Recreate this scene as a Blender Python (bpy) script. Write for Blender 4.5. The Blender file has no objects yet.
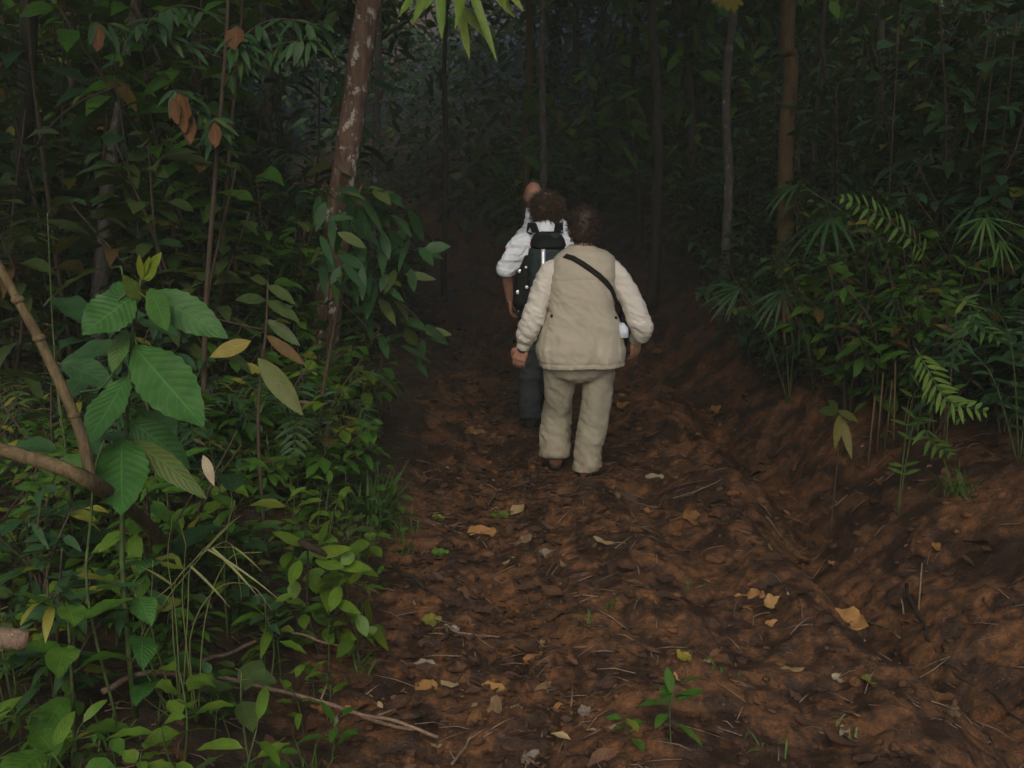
import bpy, bmesh, math, random
import numpy as np
from mathutils import Vector, Matrix
from mathutils.bvhtree import BVHTree

random.seed(7)
RNG = np.random.default_rng(11)
SC = bpy.context.scene
COL = SC.collection
R = math.radians
W_, H_, F_ = 1024, 768, 1005.0
CAMZ, PITCH = 1.65, R(10.4)

# ------------------------------------------------------------------ noise
def _hash(i, j, k, seed):
    n = (i.astype(np.int64)*374761393 + j.astype(np.int64)*668265263 + k.astype(np.int64)*2147483647 + seed*1274126177) & 0xffffffff
    n = ((n ^ (n >> 13))*1274126177) & 0xffffffff
    n = ((n ^ (n >> 16))*2246822519) & 0xffffffff
    n = n ^ (n >> 15)
    return (n & 0xffff)/32767.5 - 1.0

def vnoise(p, seed=0):
    p = np.asarray(p, float)
    f = np.floor(p); t = p-f; i = f.astype(np.int64)
    t = t*t*t*(t*(t*6-15)+10)
    x, y, z = t[:, 0], t[:, 1], t[:, 2]
    r = 0
    for a in (0, 1):
        for b in (0, 1):
            for c in (0, 1):
                w = (x if a else 1-x)*(y if b else 1-y)*(z if c else 1-z)
                r = r + w*_hash(i[:, 0]+a, i[:, 1]+b, i[:, 2]+c, seed)
    return r

def fbm(p, oct=4, seed=0, gain=.5):
    p = np.asarray(p, float)
    r = 0; a = 1.0; s = 0
    for o in range(oct):
        r = r + a*vnoise(p*(2.03**o)+o*17.3, seed+o); s += a; a *= gain
    return r/s

def sstep(a, b, x):
    t = np.clip((x-a)/(b-a), 0, 1)
    return t*t*(3-2*t)

# ------------------------------------------------------------------ terrain
def centre(y):
    y = np.asarray(y, float)
    t = np.clip(y-9.8, 0, 12)
    return .44 - .040*t*t

FEET = [(.41, 6.15), (.236, 7.25), (.225, 8.4)]     # the trodden spots where the walkers stand
def terrain(x, y):
    x = np.atleast_1d(np.asarray(x, float)); y = np.atleast_1d(np.asarray(y, float))
    x, y = np.broadcast_arrays(x, y)
    z0 = np.zeros_like(x)
    P = np.stack([x, y, z0], -1)
    wob = .16*fbm(P*1.3, 3, 5)
    s = x-centre(y)+wob
    t = np.clip(y-9, 0, 60)
    base = .0088*np.clip(t, 0, 14)**2 + np.clip(t-14, 0, 60)*.32
    h = base
    # left bank, right bank
    h = h + .20*sstep(.92, 1.45, -s) + .13*np.clip(-s-1.2, 0, 8)
    h = h + .42*sstep(1.22, 1.85, s) + .27*np.clip(s-1.7, 0, 8)
    # ruts and the gully under the right bank
    pm = sstep(1.75, 1.25, s)*sstep(1.35, 1.0, -s)
    h = h + .05*np.exp(-((s-.02)/.20)**2)*pm*(.6+.6*fbm(P*np.array([2, .6, 1])+5, 2, 49))
    h = h - .125*np.exp(-((s+.50)/.22)**2)*(.7+.5*fbm(P*.9, 2, 9)) - .075*np.exp(-((s-.42)/.16)**2)*(.6+.6*fbm(P*.8+9, 2, 19))
    h = h + .075*np.exp(-((s-.78)/.14)**2)*pm
    h = h - .20*np.exp(-((s-1.10)/.17)**2)*pm*(.7+.5*fbm(P*.8+4, 2, 29))
    # clods and trampled mud
    cl = fbm(P*3.1, 3, 21)
    rid = 1-np.abs(fbm(P*5.2+cl[..., None]*.5, 3, 31))*2.2
    fine = fbm(P*14, 3, 41)
    lng = fbm(np.stack([s*5.5, y*.75, z0], -1)+2, 3, 57)
    h = h + .034*cl + pm*(.038*lng + .013*rid + .013*fine) + (1-pm)*.02*fine
    stepn = sstep(-.06, .12, fbm(P*np.array([4.5, 6.5, 1])+3, 3, 77))
    h = h + .022*stepn*pm
    for (fx, fy) in FEET:
        g = np.exp(-(((x-fx)/.42)**2+((y-fy)/.5)**2)**2)
        h = h*(1-g)+g*(base+.01*fine)
    return h

def path_mask(x, y):
    P = np.stack([x, y, 0*x], -1)
    s = x-centre(y)+.16*fbm(P*1.3, 3, 5)+.10*fbm(P*4.5, 3, 15)
    return sstep(1.22, .98, -s)*sstep(2.35, 1.65, s)

def hz(x, y):
    return float(terrain(x, y)[0])

def at(px, py, Y):
    """the point at world depth Y seen at this spot of the photograph"""
    dx = (px-512)/F_; dy = (384-py)/F_
    d = Vector((dx, math.cos(PITCH)+dy*math.sin(PITCH), -math.sin(PITCH)+dy*math.cos(PITCH)))
    return Vector((0, 0, CAMZ)) + d*(Y/d.y)

def ground(px, py):
    lo = 1.5
    prev = lo
    for i in range(900):
        Y = lo+i*.03
        p = at(px, py, Y)
        if p.z <= hz(p.x, p.y):
            p.z = hz(p.x, p.y)
            return p
    return p

# ------------------------------------------------------------------ materials
def newmat(name):
    m = bpy.data.materials.new(name); m.use_nodes = True
    nt = m.node_tree
    b = nt.nodes['Principled BSDF']
    return m, nt, b
def N(nt, t, **kw):
    n = nt.nodes.new(t)
    for k, v in kw.items(): setattr(n, k, v)
    return n
def noise_node(nt, vec, scale, detail=4, rough=.55):
    n = N(nt, 'ShaderNodeTexNoise'); n.inputs['Scale'].default_value = scale
    n.inputs['Detail'].default_value = detail; n.inputs['Roughness'].default_value = rough
    nt.links.new(vec, n.inputs['Vector']); return n.outputs['Fac']
def ramp(nt, fac, stops):
    r = N(nt, 'ShaderNodeValToRGB'); e = r.color_ramp.elements
    while len(e) < len(stops): e.new(.5)
    for q, (p, c) in zip(e, stops):
        q.position = p; q.color = (*c, 1) if len(c) == 3 else c
    nt.links.new(fac, r.inputs['Fac']); return r.outputs['Color']
def mixc(nt, fac, a, b, mode='MIX'):
    m = N(nt, 'ShaderNodeMix', data_type='RGBA', blend_type=mode)
    for s, v in ((m.inputs[0], fac), (m.inputs[6], a), (m.inputs[7], b)):
        if isinstance(v, (int, float)): s.default_value = v
        elif isinstance(v, tuple): s.default_value = (*v, 1)
        else: nt.links.new(v, s)
    return m.outputs[2]
def math_(nt, op, a, b=None, c=None, clamp=False):
    m = N(nt, 'ShaderNodeMath', operation=op); m.use_clamp = clamp
    for i, v in enumerate((a, b, c)):
        if v is None: continue
        if isinstance(v, (int, float)): m.inputs[i].default_value = v
        else: nt.links.new(v, m.inputs[i])
    return m.outputs[0]
def bump(nt, b, h, strength=.4, dist=.01):
    n = N(nt, 'ShaderNodeBump'); n.inputs['Strength'].default_value = strength; n.inputs['Distance'].default_value = dist
    nt.links.new(h, n.inputs['Height']); nt.links.new(n.outputs[0], b.inputs['Normal']); return n

def leaf_mat(name, a, b, yel, dry, rough=.42, transl=.22, vein=.5, nveins=9.0, spec=.28):
    m, nt, bs = newmat(name)
    L = nt.links.new
    at_ = N(nt, 'ShaderNodeAttribute', attribute_name='tint')
    sep = N(nt, 'ShaderNodeSeparateColor'); L(at_.outputs['Color'], sep.inputs[0])
    oi = N(nt, 'ShaderNodeObjectInfo')
    uv = N(nt, 'ShaderNodeUVMap'); su = N(nt, 'ShaderNodeSeparateXYZ'); L(uv.outputs[0], su.inputs[0])
    geo = N(nt, 'ShaderNodeNewGeometry')
    r = math_(nt, 'ADD', math_(nt, 'MULTIPLY', sep.outputs[0], .7), math_(nt, 'MULTIPLY', oi.outputs['Random'], .3))
    c = mixc(nt, r, a, b)
    nz = noise_node(nt, geo.outputs['Position'], 28, 3)
    c = mixc(nt, math_(nt, 'MULTIPLY', ramp_v(nt, nz, .42, .66), .55), c, tuple(x*.62 for x in a))
    c = mixc(nt, sep.outputs[1], c, yel)
    nz2 = noise_node(nt, geo.outputs['Position'], 60, 4)
    dr = math_(nt, 'MULTIPLY', sep.outputs[2], ramp_v(nt, nz2, .3, .5), clamp=True)
    c = mixc(nt, dr, c, dry)
    vs = N(nt, 'ShaderNodeTexVoronoi'); vs.inputs['Scale'].default_value = 34; L(geo.outputs['Position'], vs.inputs['Vector'])
    spot = math_(nt, 'MULTIPLY', ramp_v(nt, vs.outputs['Distance'], .17, .10), ramp_v(nt, noise_node(nt, geo.outputs['Position'], 7, 3), .52, .60))
    c = mixc(nt, math_(nt, 'MULTIPLY', spot, .8), c, (.07, .05, .02))
    # veins
    av = math_(nt, 'ABSOLUTE', su.outputs['Y'])
    mid = ramp_v(nt, av, .07, .02)
    ph = math_(nt, 'FRACT', math_(nt, 'SUBTRACT', math_(nt, 'MULTIPLY', su.outputs['X'], nveins), math_(nt, 'MULTIPLY', math_(nt, 'POWER', av, 1.3), 2.2)))
    tri = math_(nt, 'ABSOLUTE', math_(nt, 'SUBTRACT', ph, .5))
    side = math_(nt, 'MULTIPLY', ramp_v(nt, tri, .10, .02), .55)
    v = math_(nt, 'MAXIMUM', mid, side)
    c = mixc(nt, math_(nt, 'MULTIPLY', v, vein*.5), c, tuple(min(1, x*1.7+.012) for x in b))
    L(c, bs.inputs['Base Color'])
    bs.inputs['Roughness'].default_value = rough
    bs.inputs['Specular IOR Level'].default_value = spec
    hgt = math_(nt, 'SUBTRACT', math_(nt, 'MULTIPLY', tri, 1.0), math_(nt, 'MULTIPLY', mid, .8))
    bump(nt, bs, hgt, .35*vein+.05, .006)
    tr = N(nt, 'ShaderNodeBsdfTranslucent'); L(mixc(nt, .5, c, yel), tr.inputs[0])
    mx = N(nt, 'ShaderNodeMixShader'); mx.inputs[0].default_value = transl
    L(bs.outputs[0], mx.inputs[1]); L(tr.outputs[0], mx.inputs[2])
    L(mx.outputs[0], nt.nodes['Material Output'].inputs[0])
    return m
def ramp_v(nt, fac, lo, hi):
    mr = N(nt, 'ShaderNodeMapRange'); mr.inputs[1].default_value = lo; mr.inputs[2].default_value = hi
    mr.inputs[3].default_value = 0; mr.inputs[4].default_value = 1; mr.clamp = True; mr.interpolation_type = 'LINEAR'
    nt.links.new(fac, mr.inputs[0]); return mr.outputs[0]

def bark_mat(name, base, dark, lichen=None, amount=.0, scale=1.0):
    m, nt, b = newmat(name); L = nt.links.new
    tc = N(nt, 'ShaderNodeTexCoord'); mp = N(nt, 'ShaderNodeMapping'); mp.inputs['Scale'].default_value = (1, 1, .28)
    L(tc.outputs['Object'], mp.inputs[0])
    n1 = noise_node(nt, mp.outputs[0], 26*scale, 6, .65)
    n2 = noise_node(nt, tc.outputs['Object'], 5*scale, 3)
    c = mixc(nt, ramp_v(nt, n1, .35, .68), dark, base)
    c = mixc(nt, math_(nt, 'MULTIPLY', ramp_v(nt, n2, .5, .7), .5), c, tuple(x*.45 for x in base))
    if lichen:
        mp2 = N(nt, 'ShaderNodeMapping'); mp2.inputs['Scale'].default_value = (1, 1, .7); L(tc.outputs['Object'], mp2.inputs[0])
        n3 = noise_node(nt, mp2.outputs[0], 17*scale, 9, .72)
        c = mixc(nt, math_(nt, 'MULTIPLY', ramp_v(nt, n3, .62-amount, .67-amount), .85), c, lichen)
    L(c, b.inputs['Base Color']); b.inputs['Roughness'].default_value = .85; b.inputs['Specular IOR Level'].default_value = .2
    bump(nt, b, n1, .6, .012)
    return m

def cloth_mat(name, col, weave=900, var=.12, rough=.85, dirt=None):
    m, nt, b = newmat(name); L = nt.links.new
    tc = N(nt, 'ShaderNodeTexCoord')
    n1 = noise_node(nt, tc.outputs['Object'], 7, 5); n2 = noise_node(nt, tc.outputs['Object'], 180, 2)
    c = mixc(nt, ramp_v(nt, n1, .3, .7), tuple(x*(1-var) for x in col), tuple(min(1, x*(1+var)) for x in col))
    if dirt:
        sx = N(nt, 'ShaderNodeSeparateXYZ'); L(tc.outputs['Object'], sx.inputs[0])
        low = math_(nt, 'MULTIPLY', ramp_v(nt, sx.outputs['Z'], .28, .03), ramp_v(nt, noise_node(nt, tc.outputs['Object'], 16, 5), .38, .62))
        c = mixc(nt, math_(nt, 'MULTIPLY', low, .7), c, dirt)
    L(c, b.inputs['Base Color']); b.inputs['Roughness'].default_value = rough; b.inputs['Specular IOR Level'].default_value = .15
    nf = noise_node(nt, tc.outputs['Object'], 34, 5, .6)
    bump(nt, b, math_(nt, 'ADD', math_(nt, 'MULTIPLY', n2, .15), nf), .35, .006)
    return m
def plain_mat(name, col, rough=.6, metal=0, spec=.3, nscale=40, var=.2):
    m, nt, b = newmat(name); tc = N(nt, 'ShaderNodeTexCoord')
    n1 = noise_node(nt, tc.outputs['Object'], nscale, 5)
    c = mixc(nt, ramp_v(nt, n1, .3, .7), tuple(x*(1-var) for x in col), tuple(min(1, x*(1+var)) for x in col))
    nt.links.new(c, b.inputs['Base Color']); b.inputs['Roughness'].default_value = rough; b.inputs['Metallic'].default_value = metal
    b.inputs['Specular IOR Level'].default_value = spec
    bump(nt, b, n1, .15, .003)
    return m

M = {}
YEL = (.20, .19, .025); DRY = (.105, .052, .020)
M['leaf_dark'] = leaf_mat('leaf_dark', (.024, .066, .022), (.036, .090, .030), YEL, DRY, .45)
M['leaf_mid'] = leaf_mat('leaf_mid', (.036, .108, .012), (.072, .150, .018), YEL, DRY, .42)
M['leaf_big'] = leaf_mat('leaf_big', (.024, .092, .016), (.042, .118, .022), YEL, DRY, .5, .2, .9, 10)
M['leaf_bright'] = leaf_mat('leaf_bright', (.070, .150, .014), (.120, .195, .022), (.26, .26, .03), DRY, .40, .25, .5, 7)
M['leaf_olive'] = leaf_mat('leaf_olive', (.04, .07, .018), (.06, .09, .022), YEL, DRY, .5)
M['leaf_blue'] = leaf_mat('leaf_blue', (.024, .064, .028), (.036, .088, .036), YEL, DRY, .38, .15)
M['leaf_yellow'] = leaf_mat('leaf_yellow', (.17, .17, .02), (.24, .19, .03), (.30, .24, .03), DRY, .5, .25, .6, 10)
M['grass'] = leaf_mat('grass', (.05, .12, .022), (.09, .16, .03), YEL, (.22, .17, .07), .5, .25, 0)
M['grass_dry'] = leaf_mat('grass_dry', (.13, .15, .05), (.20, .20, .08), YEL, (.25, .2, .09), .55, .2, 0)
M['dead_leaf'] = leaf_mat('dead_leaf', (.075, .028, .013), (.17, .068, .024), (.36, .22, .06), (.045, .025, .015), .7, .12, .8, 9, .2)
M['dead_orange'] = leaf_mat('dead_orange', (.20, .085, .022), (.32, .155, .048), (.42, .26, .10), (.14, .06, .025), .7, .12, .9, 9, .2)
M['dead_pale'] = leaf_mat('dead_pale', (.17, .14, .105), (.28, .245, .195), (.40, .32, .16), (.16, .12, .08), .7, .1, .8, 9, .2)
M['litter'] = leaf_mat('litter', (.035, .020, .013), (.17, .075, .032), (.38, .29, .14), (.03, .018, .012), .65, .05, .7, 8, .3)
M['bark_red'] = bark_mat('bark_red', (.15, .095, .065), (.055, .033, .024), (.36, .34, .29), .065)
M['bark_pale'] = bark_mat('bark_pale', (.11, .10, .085), (.05, .043, .034), (.24, .24, .21), .05)
M['bark_dark'] = bark_mat('bark_dark', (.060, .050, .038), (.022, .018, .014), (.14, .15, .12), -.03)
M['bark_brown'] = bark_mat('bark_brown', (.11, .075, .035), (.05, .032, .016), (.16, .13, .07), .0)
M['stem_green'] = plain_mat('stem_green', (.05, .075, .022), .55, 0, .25, 40, .45)
M['stem_brown'] = plain_mat('stem_brown', (.05, .035, .022), .8)
M['branch'] = bark_mat('branch', (.14, .105, .050), (.06, .042, .022), (.22, .18, .10), .0, 2.2)
M['twig'] = bark_mat('twig', (.26, .18, .12), (.12, .08, .055), (.40, .33, .26), .0, 4)
M['twig_dark'] = bark_mat('twig_dark', (.05, .036, .028), (.022, .016, .012), None, 0, 4)

# ground
def ground_material():
    m, nt, b = newmat('soil'); L = nt.links.new
    geo = N(nt, 'ShaderNodeNewGeometry'); P = geo.outputs['Position']
    at_ = N(nt, 'ShaderNodeAttribute', attribute_name='pathmask')
    mask = at_.outputs['Fac']
    a = noise_node(nt, P, 2.2, 6, .6); f = noise_node(nt, P, 17, 8, .68); g = noise_node(nt, P, 75, 6, .7)
    red = ramp(nt, f, [(.28, (.026, .013, .008)), (.43, (.070, .034, .014)), (.57, (.160, .068, .024)), (.76, (.275, .124, .044))])
    mps = N(nt, 'ShaderNodeMapping'); mps.inputs['Scale'].default_value = (1.5, .8, 1); L(P, mps.inputs[0])
    wet = math_(nt, 'MULTIPLY', ramp_v(nt, noise_node(nt, mps.outputs[0], 3.4, 9, .68), .47, .55), .85)
    red = mixc(nt, wet, red, (.026, .015, .010))
    red = mixc(nt, math_(nt, 'MULTIPLY', ramp_v(nt, g, .52, .66), .7), red, (.030, .018, .012))
    vo = N(nt, 'ShaderNodeTexVoronoi'); vo.inputs['Scale'].default_value = 42; L(P, vo.inputs['Vector'])
    fl = math_(nt, 'MULTIPLY', ramp_v(nt, vo.outputs['Distance'], .25, .12), ramp_v(nt, noise_node(nt, P, 9, 3), .5, .62))
    red = mixc(nt, math_(nt, 'MULTIPLY', fl, .55), red, (.20, .115, .060))
    floor = ramp(nt, f, [(.3, (.016, .012, .008)), (.5, (.045, .028, .016)), (.7, (.085, .050, .026))])
    c = mixc(nt, mask, floor, red)
    L(c, b.inputs['Base Color'])
    rr = N(nt, 'ShaderNodeMapRange'); L(wet, rr.inputs[0]); rr.inputs[1].default_value = 0; rr.inputs[2].default_value = .8
    rr.inputs[3].default_value = .88; rr.inputs[4].default_value = .42
    L(rr.outputs[0], b.inputs['Roughness']); b.inputs['Specular IOR Level'].default_value = .3
    hgt = math_(nt, 'ADD', math_(nt, 'MULTIPLY', f, .7), math_(nt, 'MULTIPLY', g, .3))
    bump(nt, b, hgt, .8, .03)
    return m
M['soil'] = ground_material()

# ------------------------------------------------------------------ mesh buffer
class Buf:
    def __init__(s): s.v = []; s.f = []; s.uv = []; s.t = []; s.n = 0
    def add(s, v, f, uv=None, t=None):
        v = np.asarray(v, float); k = len(v)
        s.v.append(v); f = np.asarray(f, int)+s.n
        s.f.append(f)
        s.uv.append(np.zeros((k, 2)) if uv is None else np.asarray(uv, float))
        s.t.append(np.zeros((k, 3)) if t is None else np.asarray(t, float))
        s.n += k
    def tube(s, pts, rad, n=7, cap=True, wob=0):
        pts = np.asarray(pts, float); k = len(pts)
        rad = np.broadcast_to(np.asarray(rad, float), (k,)) if np.ndim(rad) == 0 else np.asarray(rad, float)
        tan = np.gradient(pts, axis=0); tan /= np.linalg.norm(tan, axis=1)[:, None]+1e-9
        ref = np.array([1., 0, 0]) if abs(tan[:, 0].mean()) < .7 else np.array([0, 1., 0])
        u = np.cross(tan, ref); u /= np.linalg.norm(u, axis=1)[:, None]+1e-9
        w = np.cross(tan, u)
        a = np.linspace(0, 2*np.pi, n, endpoint=False)
        rr = rad[:, None]*np.ones(n)
        if wob:
            q = np.stack([pts[:, 0, None]*6+np.cos(a)*.8, pts[:, 1, None]*6+np.sin(a)*.8, pts[:, 2, None]*4+0*a], -1).reshape(-1, 3)
            rr = rr*(1+wob*fbm(q, 3, 3).reshape(k, n))
        V = pts[:, None, :]+rr[..., None]*(np.cos(a)[None, :, None]*u[:, None, :]+np.sin(a)[None, :, None]*w[:, None, :])
        V = V.reshape(-1, 3)
        F = []
        for i in range(k-1):
            for j in range(n):
                j2 = (j+1) % n
                F.append((i*n+j, i*n+j2, (i+1)*n+j2, (i+1)*n+j))
        if cap:
            V = np.vstack([V, pts[0], pts[-1]]); c0 = k*n; c1 = c0+1
            for j in range(n):
                j2 = (j+1) % n
                F.append((j2, j, c0, c0)); F.append(((k-1)*n+j, (k-1)*n+j2, c1, c1))
        s.add(V, F)
    def loft(s, secs, n=28, p=2.0):
        """horizontal superellipse rings (cx, cy, z, rx, ry)"""
        a = np.linspace(0, 2*np.pi, n, endpoint=False)
        ca, sa = np.cos(a), np.sin(a)
        ex = np.sign(ca)*np.abs(ca)**(2/p); ey = np.sign(sa)*np.abs(sa)**(2/p)
        V = []; F = []
        for (cx, cy, z, rx, ry) in secs:
            V.append(np.stack([cx+rx*ex, cy+ry*ey, z+0*a], -1))
        k = len(secs); V = np.vstack(V)
        for i in range(k-1):
            for j in range(n):
                j2 = (j+1) % n
                F.append((i*n+j, i*n+j2, (i+1)*n+j2, (i+1)*n+j))
        V = np.vstack([V, [secs[0][:3]], [secs[-1][:3]]]); c0 = k*n
        for j in range(n):
            j2 = (j+1) % n
            F.append((j2, j, c0, c0)); F.append(((k-1)*n+j, (k-1)*n+j2, c0+1, c0+1))
        s.add(V, F)
    def ball(s, c, r, rot=None, n=16, m=10):
        th = np.linspace(0, np.pi, m+1); ph = np.linspace(0, 2*np.pi, n, endpoint=False)
        V = np.array([[math.sin(t)*math.cos(p)*r[0], math.sin(t)*math.sin(p)*r[1], math.cos(t)*r[2]] for t in th for p in ph])
        if rot is not None: V = V @ np.array(rot.to_3x3()).T
        V = V+np.asarray(c, float)
        F = [(i*n+j, (i+1)*n+j, (i+1)*n+(j+1) % n, i*n+(j+1) % n) for i in range(m) for j in range(n)]
        s.add(V, F)
    def mesh(s, name):
        me = bpy.data.meshes.new(name)
        if not s.v: return me
        V = np.vstack(s.v); F = np.vstack(s.f)
        tri = F[:, 2] == F[:, 3]
        Q = F[~tri]; T = F[tri][:, :3]
        me.vertices.add(len(V)); me.vertices.foreach_set('co', V.ravel())
        nl = len(Q)*4+len(T)*3
        me.loops.add(nl); li = np.concatenate([Q.ravel(), T.ravel()]).astype(np.int32)
        me.loops.foreach_set('vertex_index', li)
        me.polygons.add(len(Q)+len(T))
        st = np.concatenate([np.arange(len(Q))*4, len(Q)*4+np.arange(len(T))*3]).astype(np.int32)
        me.polygons.foreach_set('loop_start', st)
        me.polygons.foreach_set('use_smooth', np.ones(len(st), bool))
        me.update(calc_edges=True)
        UV = np.vstack(s.uv); TT = np.vstack(s.t)
        ul = me.uv_layers.new(name='UVMap'); ul.data.foreach_set('uv', UV[li].ravel())
        ca = me.color_attributes.new('tint', 'FLOAT_COLOR', 'POINT')
        ca.data.foreach_set('color', np.hstack([TT, np.ones((len(TT), 1))]).ravel())
        me.validate()
        return me

def link(name, me, mat=None, parent=None, loc=None):
    o = bpy.data.objects.new(name, me); COL.objects.link(o)
    if mat is not None and not me.materials: me.materials.append(mat)
    if parent: o.parent = parent
    if loc is not None: o.location = loc
    return o
def tag(o, label=None, cat=None, group=None, kind=None):
    if label: o['label'] = label
    if cat: o['category'] = cat
    if group: o['group'] = group
    if kind: o['kind'] = kind
    return o
def empty(name, loc, rz=0, sc=1.0):
    o = bpy.data.objects.new(name, None); o.empty_display_size = .1
    COL.objects.link(o); o.location = loc; o.rotation_euler = (0, 0, rz); o.scale = (sc, sc, sc)
    return o

# ------------------------------------------------------------------ leaves
PROF = {
    'ell': lambda u: np.sin(np.pi*np.clip(u, 0, 1)**.9)**.85,
    'obo': lambda u: np.sin(np.pi*np.clip(u, 0, 1)**1.35)**.9,
    'lan': lambda u: (np.clip(u, 0, 1)**.6)*(1-np.clip(u, 0, 1))**.85*1.75,
    'hrt': lambda u: np.sqrt(np.clip(u*4, 0, 1))*(1-np.clip(u, 0, 1)**1.6)**.9,
    'bld': lambda u: (.75+.25*np.sin(np.pi*u))*(1-np.clip(u, 0, 1)**2.5),
}
def unit(a): return a/(np.linalg.norm(a, axis=-1, keepdims=True)+1e-9)
def leaves(buf, base, d, nrm, L, W, droop=.15, fold=.2, nu=3, nv=2, prof='ell', tint=None, wavy=0, serr=0, rng=RNG, curl=0):
    base = np.atleast_2d(base).astype(float); n = len(base)
    d = unit(np.atleast_2d(d).astype(float)); nrm = np.atleast_2d(nrm).astype(float)
    sd = unit(np.cross(d, nrm)); nrm = np.cross(sd, d)
    L = np.broadcast_to(np.asarray(L, float), (n,)); W = np.broadcast_to(np.asarray(W, float), (n,))
    dr = np.broadcast_to(np.asarray(droop, float), (n,)); fo = np.broadcast_to(np.asarray(fold, float), (n,))
    cu = np.broadcast_to(np.asarray(curl, float), (n,))
    u = np.linspace(0, 1, nu+1); v = np.linspace(-1, 1, nv+1)
    w = np.maximum(PROF[prof](u), .03)
    U, Vv = np.meshgrid(u, v, indexing='ij')
    Wd = w[:, None]*np.ones_like(Vv)
    if serr: Wd = Wd*(1+serr*np.where(np.abs(Vv) > .9, ((np.arange(nu+1) % 2)*2-1)[:, None], 0))
    U = U.ravel(); Vv = Vv.ravel(); Wd = Wd.ravel()
    k = len(U)
    pos = base[:, None, :] + d[:, None, :]*(L[:, None]*U)[..., None]
    pos[..., 2] -= (dr*L)[:, None]*U[None]**2
    lat = (W[:, None]*.5*Wd*Vv)
    pos = pos + sd[:, None, :]*lat[..., None]
    up = (fo*W*.5)[:, None]*Wd*np.abs(Vv)**1.3 + (cu*L)[:, None]*((U-.5)**2*4-1)[None]*.5
    if wavy:
        ph = rng.uniform(0, 6, (n, 1))
        up = up + wavy*W[:, None]*np.abs(Vv)**2*np.sin(U*17+ph+Vv*1.5)
    pos = pos + nrm[:, None, :]*up[..., None]
    q = []
    for i in range(nu):
        for j in range(nv):
            a = i*(nv+1)+j
            q.append((a, a+nv+1, a+nv+2, a+1))
    q = np.array(q)
    F = (q[None]+(np.arange(n)*k)[:, None, None]).reshape(-1, 4)
    UV = np.tile(np.stack([U, Vv], -1), (n, 1))
    if tint is None:
        tint = np.stack([rng.random(n), np.where(rng.random(n) < .04, rng.random(n)*.8, 0), np.where(rng.random(n) < .025, 1., 0)], -1)
    T = np.repeat(np.broadcast_to(np.asarray(tint, float), (n, 3)), k, axis=0)
    buf.add(pos.reshape(-1, 3), F, UV, T)

def curve(pts, n=14):
    """smooth curve through points (Catmull-Rom)"""
    P = [Vector(p) for p in pts]
    P = [P[0]*2-P[1]]+P+[P[-1]*2-P[-2]]
    out = []
    seg = len(P)-3
    for i in range(seg):
        for t in np.linspace(0, 1, max(2, n//seg), endpoint=False):
            p0, p1, p2, p3 = P[i:i+4]
            out.append(.5*((2*p1)+(p2-p0)*t+(2*p0-5*p1+4*p2-p3)*t*t+(3*p1-p0-3*p2+p3)*t**3))
    out.append(P[-2])
    return np.array([tuple(p) for p in out])

# ------------------------------------------------------------------ plant kinds (each returns [(part name, mesh, material)])
def k_shrub(seed, h=1.0, stems=5, per=14, L=.16, W=.065, prof='ell', mat='leaf_mid', spread=.35, smat='stem_brown', nu=4, yellow=.05, whorl=False):
    rng = np.random.default_rng(seed)
    sb, fb = Buf(), Buf()
    for i in range(stems):
        a = rng.uniform(0, 6.28); hh = h*rng.uniform(.55, 1.05); sp = spread*rng.uniform(.3, 1.2)
        top = np.array([math.cos(a)*sp, math.sin(a)*sp, hh])
        mid = top*np.array([.35, .35, .55])+rng.normal(0, .03*h, 3)
        c = curve([(rng.normal(0, .02), rng.normal(0, .02), -.06), mid, top], 12)
        sb.tube(c, np.linspace(.008, .003, len(c))*(.6+h*.5), 5)
        m = int(per*rng.uniform(.7, 1.2))
        t = rng.uniform(.12, 1, m)**.75
        idx = np.clip((t*(len(c)-1)), 0, len(c)-1.01); i0 = idx.astype(int); fr = (idx-i0)[:, None]
        b = c[i0]*(1-fr)+c[i0+1]*fr
        az = np.arange(m)*2.4+rng.uniform(0, 6)
        el = rng.uniform(-.25, .55, m)
        d = np.stack([np.cos(az)*np.cos(el), np.sin(az)*np.cos(el), np.sin(el)], -1)
        pet = L*.35*rng.uniform(.2, 1.2, m)
        b2 = b+d*pet[:, None]
        for q in range(0, m, 2): sb.tube([b[q], b2[q]], .0018, 3, False)
        ti = np.stack([rng.random(m), np.where(rng.random(m) < yellow, rng.uniform(.3, 1, m), 0), np.where(rng.random(m) < .025, 1., 0)], -1)
        leaves(fb, b2, d, np.array([0, 0, 1.])+rng.normal(0, .3, (m, 3)), L*rng.uniform(.55, 1.25, m), W*rng.uniform(.7, 1.2, m), rng.uniform(.15, .6, m), .22, nu, 2, prof, ti, .05, rng=rng)
    return [('stem', sb.mesh('stem'), M[smat]), ('foliage', fb.mesh('foliage'), M[mat])]

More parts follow.
